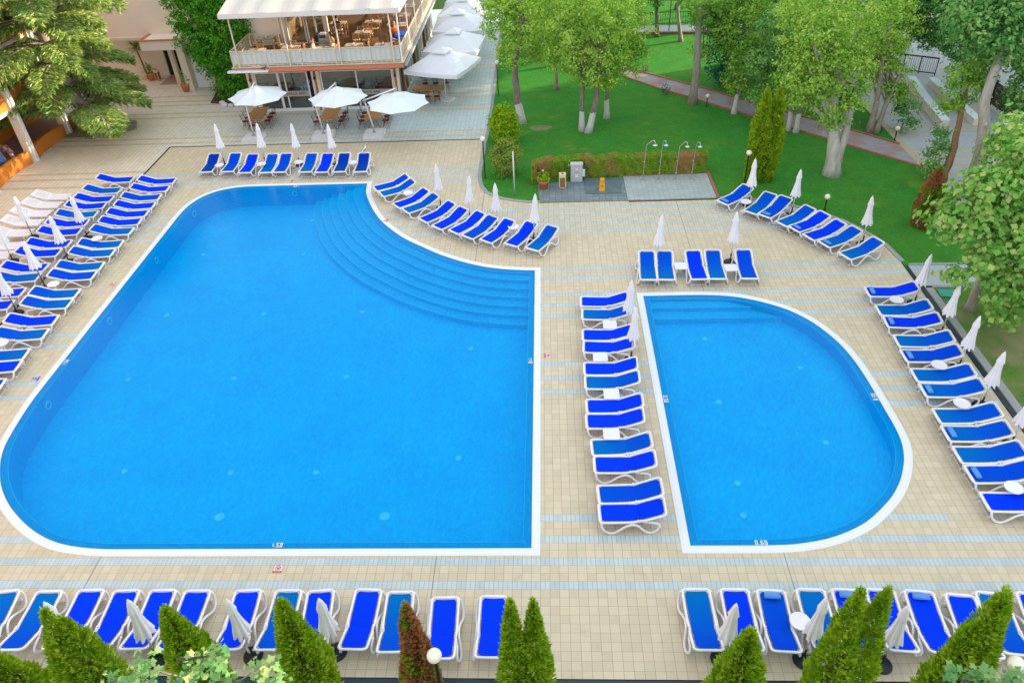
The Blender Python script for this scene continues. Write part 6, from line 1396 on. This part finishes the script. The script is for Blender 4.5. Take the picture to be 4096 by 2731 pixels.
# ------------------------------------------------------------------ cedar at left: tiers of flat drooping sprays
def cedar():
    g = np.random.default_rng(31); r_ = empty('cedar_tree', (-27.8, 16.3, 0), 0, 'huge cedar with layered yellow-green branches at the upper left', 'tree'); m = MB()
    m.tube([(0, 0, -.1), (-.15, 0, 1.2), (-.5, .1, 3.2), (-.75, 0, 5.0), (-.9, 0, 8), (-.9, 0, 11)], [.42, .36, .34, .30, .2, .08], 12)
    C = []; N = []
    tiers = [(2.0, 4.7), (3.2, 4.9), (4.4, 5.0), (5.6, 5.0), (6.8, 5.2), (8.0, 5.3), (9.2, 4.6), (10.4, 3.0)]
    for ti, (z0, L0) in enumerate(tiers):
        nb = 7
        for b in range(nb):
            a = 2*PI*(b+g.uniform(-.3, .3))/nb+ti*.7; L = L0*g.uniform(.75, 1.08)*(.82 if math.cos(a) > .2 and 3 < z0 < 7.5 else 1.06)
            if math.cos(a) < -.2: L *= .95
            d = np.array([math.cos(a), math.sin(a), 0]); cx = -.7*min(1, z0/5)
            if z0 < 3 and 3.9 < a % (2*PI) < 5.0: continue
            n = 8; P_ = [np.array([cx, 0, z0])+d*L*i/n+np.array([0, 0, .55*math.sin(PI*i/n*.8)-.55*(i/n)**2]) for i in range(n+1)]
            m.tube([tuple(p) for p in P_], [.09*(1-.85*i/n) for i in range(n+1)], 6)
            perp = np.array([-d[1], d[0], 0]); K = int(300*L)
            t = g.uniform(.12, 1.03, K)**.8; w = (1.05-.55*np.abs(t-.55))*L*.215*np.minimum(1, (1.08-t)*3.2)
            # side twigs: foliage sits on discrete sprays
            tw = np.round(t*11)/11+g.normal(0, .012, K); sd_ = g.choice([-1, 1], K); s_ = g.uniform(0, 1, K)**.7*w
            base = np.array([np.interp(tw, np.linspace(0, 1, n+1), [p[i] for p in P_]) for i in range(3)]).T
            pos = base+perp*(sd_*s_)[:, None]+d*(s_*.55)[:, None]; pos[:, 2] += -.16*s_*s_-.05*g.uniform(0, 1, K)+.03
            rep = 4
            for q in range(rep):
                pp = pos+g.normal(0, .05, (K, 3))*np.array([1, 1, .5]); pp[:, 2] -= .05*q*g.uniform(0, 1, K)*(q > 2)*2.2; C.append(pp)
                dirn = perp*sd_[:, None]*.8+d*.9+np.array([0, 0, -.25]); N.append(dirn+g.normal(0, .22, (K, 3))+np.array([0,0,-.35*(q > 2)]))
    C = np.concatenate(C); D = np.concatenate(N); D /= np.linalg.norm(D, axis=1)[:, None]
    n = len(C); side = np.cross(D, g.normal(0, 1, (n, 3))+np.array([0, 0, 1.5])); side /= np.linalg.norm(side, axis=1)[:, None]+1e-9
    ln = g.uniform(.12, .30, n)[:, None]; wd = g.uniform(.018, .036, n)[:, None]
    V = np.stack([C+D*ln, C+side*wd, C-D*ln*.4, C-side*wd], 1).reshape(-1, 3); numpy_mesh('foliage', V, np.arange(4*n).reshape(-1, 4), M['leaf_cedar'], r_)
    m.build('trunk', M['bark_pale'], r_)
    vv = MB(); C2 = []
    g2 = g.uniform(0, 1, 1400); 
    pts = np.stack([-.05-.3*g2+g.normal(0, .3, 1400)*(1-.4*g2), g.normal(0, .3, 1400), g2*2.2], 1); V, F = leaf_faces(pts, pts*np.array([1, 1, 0]), .12, .8, g); numpy_mesh('ivy', V, F, M['leaf_ivy'], r_)
cedar()
# ivy mass beside the restaurant
gi = np.random.default_rng(77); iv = empty('ivy_mass', (-21.8, 23.4, 0), 0, 'huge bright green ivy thicket between the pink building and the cafe', 'climbing plant')
bl = [(-23.14,23.4,5.3,1.3),(-22.23,23.4,4.6,1.6),(-23.5,23.5,3.6,.9),(-21.75,23.3,3.1,1.6),(-21.1,23.1,1.9,1.2),(-20.0,23.2,3.4,1.0),(-22.4,23.5,2.0,.9),(-19.9,23.4,5.2,1.4),(-20.9,22.9,.95,.8),(-20.2,22.9,1.2,.7),(-22.0,23.6,6.6,1.8),(-20.4,23.6,6.8,1.6),(-23.6,23.8,6.8,1.3),(-22.8,24.0,8.3,1.8),(-20.8,24,8.4,1.8),(-19.4,22.6,4.6,.6),(-21.0,23.0,4.6,1.3),(-22.6,23.2,3.0,.9),(-21.7,22.5,.6,.6),(-20.6,22.3,.5,.55),(-21.3,22.4,1.3,.6),(-20.2,22.3,2.2,.7)]
C, N_ = crown_points(bl, 40, 34, .15, (.55, 1.05), 1.0, gi); V, F = leaf_faces(C, N_, .13, .75, gi); numpy_mesh('foliage', V-np.array([-21.8, 23.4, 0]), F, M['leaf_ivy'], iv)
m = MB()
for k in range(6): m.tube([(-.6+.3*k, -.3, 0), (-.5+.35*k, 0, 1.5), (-1.2+.5*k, .1, 4), (-1.2+.4*k, .3, 7)], [.08, .07, .05, .02], 6)
m.build('stem', M['bark'], iv)
# ------------------------------------------------------------------ thujas, bushes, hedge
def thuja_mesh(h, r, seed, lobes=1, n=9000, size=.075, lean=0.0):
    g = np.random.default_rng(seed); C = []; N = []
    r = r*.86
    offs = [(0, 0, 1.0)] if lobes == 1 else [(-.40*r, 0, 1.0), (.44*r, .1*r, .985)] if lobes == 2 else [(0, 0, 1), (.3*r, .1*r, .93), (-.35*r, -.1*r, .86)]
    for ox, oy, hk in offs:
        k = n//len(offs); t = g.uniform(0, 1, k)**.8; zz = (1-t)*1; z = h*hk*(1-t*t*0-t*(1))*1; z = h*hk*(1-t)
        f = np.clip(1-z/(h*hk), 0, 1); prof = np.minimum(1, (f*2.3)**.72)*(1-.25*np.clip((f-.75)/.25, 0, 1)); rr_ = r*(1 if lobes == 1 else .66 if lobes == 2 else .74)*prof
        a = g.uniform(0, 2*PI, k); lump = 1+.10*np.sin(3*a+z*2.1+seed)+.08*np.sin(7*a-z*4.3)+.07*np.sin(z*9+a*2)
        q = rr_*lump*(1-.35*g.uniform(0, 1, k)**2.5)
        C.append(np.stack([ox+q*np.cos(a), oy+q*np.sin(a), z], 1)); N.append(np.stack([np.cos(a), np.sin(a), np.full(k, 1.4)], 1))
    C = np.concatenate(C); D = np.concatenate(N); D += g.normal(0, .42, D.shape); D /= np.linalg.norm(D, axis=1)[:, None]; n_ = len(C)
    side = np.cross(D, np.stack([np.cos(g.uniform(0, 6.3, n_)), np.sin(g.uniform(0, 6.3, n_)), np.zeros(n_)], 1)); side /= np.linalg.norm(side, axis=1)[:, None]+1e-9
    ln = (size*g.uniform(.7, 1.5, n_))[:, None]; wd = ln*.36
    V = np.stack([C+D*ln, C+side*wd, C-D*ln*.6, C-side*wd], 1).reshape(-1, 3); return V, np.arange(4*n_).reshape(-1, 4)
def thuja(x, y, h, r, lb, seed, lobes=1, mat='leaf_thuja', n=9000, size=.075, lean=(0, 0), grp='thujas along the front'):
    r_ = empty('thuja', (x, y, 0), 0, lb, 'conifer', grp); V, F = thuja_mesh(h, r, seed, lobes, n, size)
    V[:, 0] += lean[0]*V[:, 2]; V[:, 1] += lean[1]*V[:, 2]; numpy_mesh('foliage', V, F, M[mat], r_)
    m = MB(); m.lathe([(r*.42*q, z) for q, z in ((.5, .15), (1, h*.18), (.92, h*.45), (.6, h*(.75 if lobes == 1 else .6)), (.12, h*(.92 if lobes == 1 else .7)))], n=14); 
    for k in range(len(m.v)): a_, b_, c_ = m.v[k]; m.v[k] = (a_+lean[0]*c_, b_+lean[1]*c_, c_)
    m.build('inner_twigs', M['twig'], r_); m = MB(); m.tube([(0, 0, -.1), (0, 0, h*.2)], [.09, .07], 8); m.build('trunk', M['bark'], r_)
YT = -20.15
NT_ = 15000
thuja(-10.95, YT, 3.85, .75, 'rounded green thuja top at the lower left corner', 1, 1, n=9000)
thuja(-9.15, YT, 5.45, .72, 'broad double tipped green thuja, leftmost of the tall front ones', 2, 3, n=NT_)
thuja(-6.85, YT, 5.5, .60, 'pointed green thuja beside the plane leaves, second tall one from left', 3, 1, n=NT_)
thuja(-4.65, YT, 5.75, .60, 'tall dense green thuja in front of the front left loungers', 4, 1, n=NT_)
thuja(-2.42, YT, 5.65, .42, 'narrow thuja with a large brown dead patch behind the front lamp', 5, 1, 'leaf_thuja_brown', n=12000)
thuja(-.36, YT, 5.78, .56, 'green thuja with two slim tips near the bottom centre', 6, 2, n=NT_)
thuja(3.75, YT, 4.9, .58, 'shorter green thuja left of the front right group', 7, 1, n=12000)
thuja(5.62, YT, 6.15, .66, 'large double tipped thuja in the middle of the front right group', 8, 2, n=NT_)
thuja(7.78, YT, 6.15, .68, 'large ragged thuja with two tips at the lower right', 9, 3, n=NT_)
thuja(10.95, 7.9, 4.75, .85, 'tall twin thuja standing on the right lawn behind the globe lamp', 11, 2, 'leaf_thuja', n=16000, size=.09, grp='thujas on the lawn')
thuja(17.1, 2.9, 2.8, .62, 'browned pointed thuja at the lawn corner near the promenade', 12, 1, 'leaf_thuja_brown', n=9000, size=.09, grp='thujas on the lawn')
def bush(name, x, y, blobs, lb, mat, seed, ls=.09, cd=120, per=24, sig=.08, grp='garden shrubs', stem=.25):
    g = np.random.default_rng(seed); r_ = empty(name, (x, y, 0), 0, lb, 'shrub', grp); C, N_ = crown_points(blobs, cd, per, sig, (.7, 1.0), 1.0, g); V, F = leaf_faces(C, N_, ls, .5, g); numpy_mesh('foliage', V, F, mat, r_)
    m = MB()
    for k in range(5): a = k*1.25; m.tube([(.1*math.cos(a), .1*math.sin(a), -.05), (stem*math.cos(a), stem*math.sin(a), blobs[0][2]*.9)], [.035, .015], 6)
    m.build('stems', M['bark'], r_); return r_
bush('round_bush', -2.2, 13.5, [(0,0,1.2,.88),(.1,0,.75,.8),(-.05,0,1.65,.6)], 'clipped golden-green round bush at the left lawn edge', M['leaf_ball'], 3, .12, 170, 26, .10)
bush('loose_bush', -1.95, 9.3, [(0,0,1.3,.72),(.35,.1,1.2,.5),(-.35,0,1.1,.55),(.05,0,.6,.62)], 'loose dull green bush between the round bush and the marker pole', M['leaf_shrub'], 4, .11, 130, 26, .12)
bush('low_bush', 7.9, 20.7, [(0,0,.5,.35)], 'small dry reddish bush beside the path', M['twig'], 5, .10, 60, 12, .12); bush('low_bush', 7.1, 25.2, [(0,0,.6,.35),(0,0,1.1,.3)], 'small dark bush near the sunlit lawn streaks', M['leaf_cool'], 6, .10, 70, 16, .12)
g = np.random.default_rng(9); hd = empty('clipped_hedge', (-.6, 9.0, 0), 0, 'long clipped hedge with brown patches behind the showers', 'hedge')
n = 52000; u = g.uniform(0, 9.1, n); face = g.uniform(0, 1, n)
xx = u
depth = g.uniform(0, .75, n); zz = g.uniform(.03, 1.02, n)
f1 = face < .42; f2 = (face >= .42) & (face < .62); f3 = face >= .62
yy = np.where(f1, -.36+.10*g.uniform(0, 1, n)**2, np.where(f2, .36-.08*g.uniform(0, 1, n)**2, g.uniform(-.36, .36, n))); zz = np.where(f3, 1.02-.10*g.uniform(0, 1, n)**2, zz)
yy = yy+.05*np.sin(u*5)+.04*np.sin(u*13+zz*6); zz = zz*(1+.045*np.sin(u*3.1)+.03*np.sin(u*9))
cen = np.where(u < 1.0, -.75*np.clip(1-u, 0, 1)**1.5, .02*u); C = np.stack([u, yy+cen+.0, zz], 1); Nn = np.stack([np.zeros(n), np.where(f1, -1, np.where(f2, 1, 0)), np.where(f3, 1.2, .4)], 1)
V, F = leaf_faces(C, Nn, .085, .5, g); numpy_mesh('foliage', V, F, M['hedge'], hd)
m = MB(); ribbon(m, [(.15, -.55), (.6, -.2), (1.1, 0), (5, .1), (9.0, .18)], .5, .02, .9); m.build('inner_twigs', M['twig'], hd)
# potted plants
def leafy(par, blobs, mat, seed, ls=.09, cd=200, per=10, sig=.05, asp=.8):
    g = np.random.default_rng(seed); C, N_ = crown_points(blobs, cd, per, sig, (.3, 1.0), .8, g); V, F = leaf_faces(C, N_, ls, asp, g); numpy_mesh('leaves', V, F, mat, par)
q = pot(.02, 7.57, .28, .44, 'terracotta pot with a bushy green plant and one pink flower beside the bin', .03); leafy(q, [(0,0,.62,.34),(.1,0,.7,.22)], M['leaf_ball'], 1, .10); m = MB(); m.ball((-.02, -.02, .98), .05, 10, 7); m.build('flower', plain('pink_flower', (.80, .50, .58), .8, .1), q)
q = pot(-28.6, 26.8, .30, .55, 'terracotta pot with a tall spiky yucca beside the pink entrance')
def spiky(par, z0, L, n, seed):
    g = np.random.default_rng(seed); V = []; F = []
    for k in range(n):
        a = g.uniform(0, 2*PI); e = g.uniform(-.2, 1.3); d = np.array([math.cos(a)*math.cos(e), math.sin(a)*math.cos(e), math.sin(e)]); s_ = np.array([-math.sin(a), math.cos(a), 0])*.028; l = L*g.uniform(.7, 1.1)
        b = np.array([0, 0, z0+g.uniform(-.15, .15)]); mid = b+d*l*.5; tip = b+d*l+np.array([0, 0, -.18*l]); V += [b, mid+s_, tip, mid-s_]
    numpy_mesh('leaves', np.array(V), np.arange(4*n).reshape(-1, 4), M['leaf_mid'], par)
spiky(q, .75, .7, 70, 1)
q = empty('yucca', (-29.3, 27.3, 0), 0, 'tall spiky yucca growing against the pink wall', 'plant'); m = MB(); m.tube([(.3, -.2, 0), (.1, 0, 1.0), (0, 0, 2.0)], [.08, .06, .05], 8); m.build('stem', M['bark'], q); spiky(q, 2.1, .85, 110, 2); 
q = pot(-25.04, 24.2, .32, .5, 'terracotta pot with a small climbing shrub by the white door'); leafy(q, [(.1,0,.8,.25),(.05,0,1.1,.22),(-.1,0,1.4,.15)], M['leaf_cool'], 3, .08); m = MB(); m.tube([(0, 0, .4), (-.1, 0, 1.3)], .015, 5); m.build('stem', M['bark'], q)
# lobed plane leaves in front: tops of two young plane trees that stand below the terrace edge
def plane_sprig(x, y, blobs, lb, seed, n=900, size=.135, mat='leaf_plane2', h=7.2):
    g = np.random.default_rng(seed); r_ = empty('young_plane_tree', (x, y, 0), 0, lb, 'tree', 'young plane trees in the foreground')
    shape = []
    for k in range(10):
        a = PI/2+2*PI*k/10; rad = (1.0 if k in (0,) else .92 if k in (2, 8) else .62 if k in (4, 6) else .30 if k == 5 else .52); shape.append((rad*math.cos(a), rad*math.sin(a)))
    shape = np.array(shape); V = []; nb = len(blobs)
    m = MB(); m.tube([(0, 0, 0), (.1, 0, 2), (0, .1, 4.5), (0, .1, h-1.0)], [.09, .08, .05, .02], 8)
    for bi in range(n):
        b = blobs[g.integers(nb)]; 
        if bi % 30 == 0: m.tube([(0, .1, b[2]-b[3]*2.2), (b[0]*.7, b[1]*.7, b[2]-b[3]*.8), (b[0], b[1], b[2]+b[3]*.6)], [.022, .014, .006], 5)
        d = g.normal(0, 1, 3); d /= np.linalg.norm(d); c = np.array(b[:3])+d*b[3]*g.uniform(.2, 1.5)
        nn = np.array([d[0]*.5, d[1]*.5-.25, .8])+g.normal(0, .4, 3); nn /= np.linalg.norm(nn); u = np.cross(nn, g.normal(0, 1, 3)); u /= np.linalg.norm(u); v = np.cross(nn, u); s_ = size*g.uniform(.5, 1.15)
        V.append(c+(shape[:, :1]*u+shape[:, 1:]*v)*s_+nn*(.05*s_)*np.sin(shape[:, :1]*4))
    V = np.concatenate(V); numpy_mesh('leaves', V, np.arange(len(V)).reshape(-1, 10), M[mat], r_); m.build('stem', M['bark'], r_); return r_
plane_sprig(-4.9, -22.6, [(.4,.1,7.93,.18),(.1,.1,7.6,.22),(.67,.1,8.15,.10),(-.43,.1,7.8,.17),(-.73,.1,7.5,.18),(1.09,.1,7.62,.2),(1.22,.1,7.4,.18),(-1.13,.1,7.35,.12),(-.23,.1,7.3,.16),(.5,.1,7.5,.2)], 'pale lobed leaves of a young plane tree poking up at the lower left', 1, 300, .085)
plane_sprig(5.8, -22.6, [(-.4,.1,7.7,.10),(-.07,.1,7.55,.15),(.04,.1,7.7,.10),(.43,.1,7.55,.12)], 'pale lobed leaves of a young plane tree poking up at the lower right', 2, 100, .085)
g = np.random.default_rng(55); n = 260
X_ = g.uniform(-3, 18, n); Y_ = g.uniform(7, 32, n); k_ = (X_ > -2.5) & (Y_ > 9.3+.0*X_) & ((X_ < 9) | (Y_ > 13)); C = np.stack([X_[k_], Y_[k_], np.full(k_.sum(), .035)], 1)
V, F = leaf_faces(C, np.tile(np.array([0, 0, 4.]), (len(C), 1)), .07, .6, g); numpy_mesh('fallen_leaves', V, F, plain('dry_leaf', (.40, .34, .14), .9, .05, .4, 2))['kind'] = 'stuff'
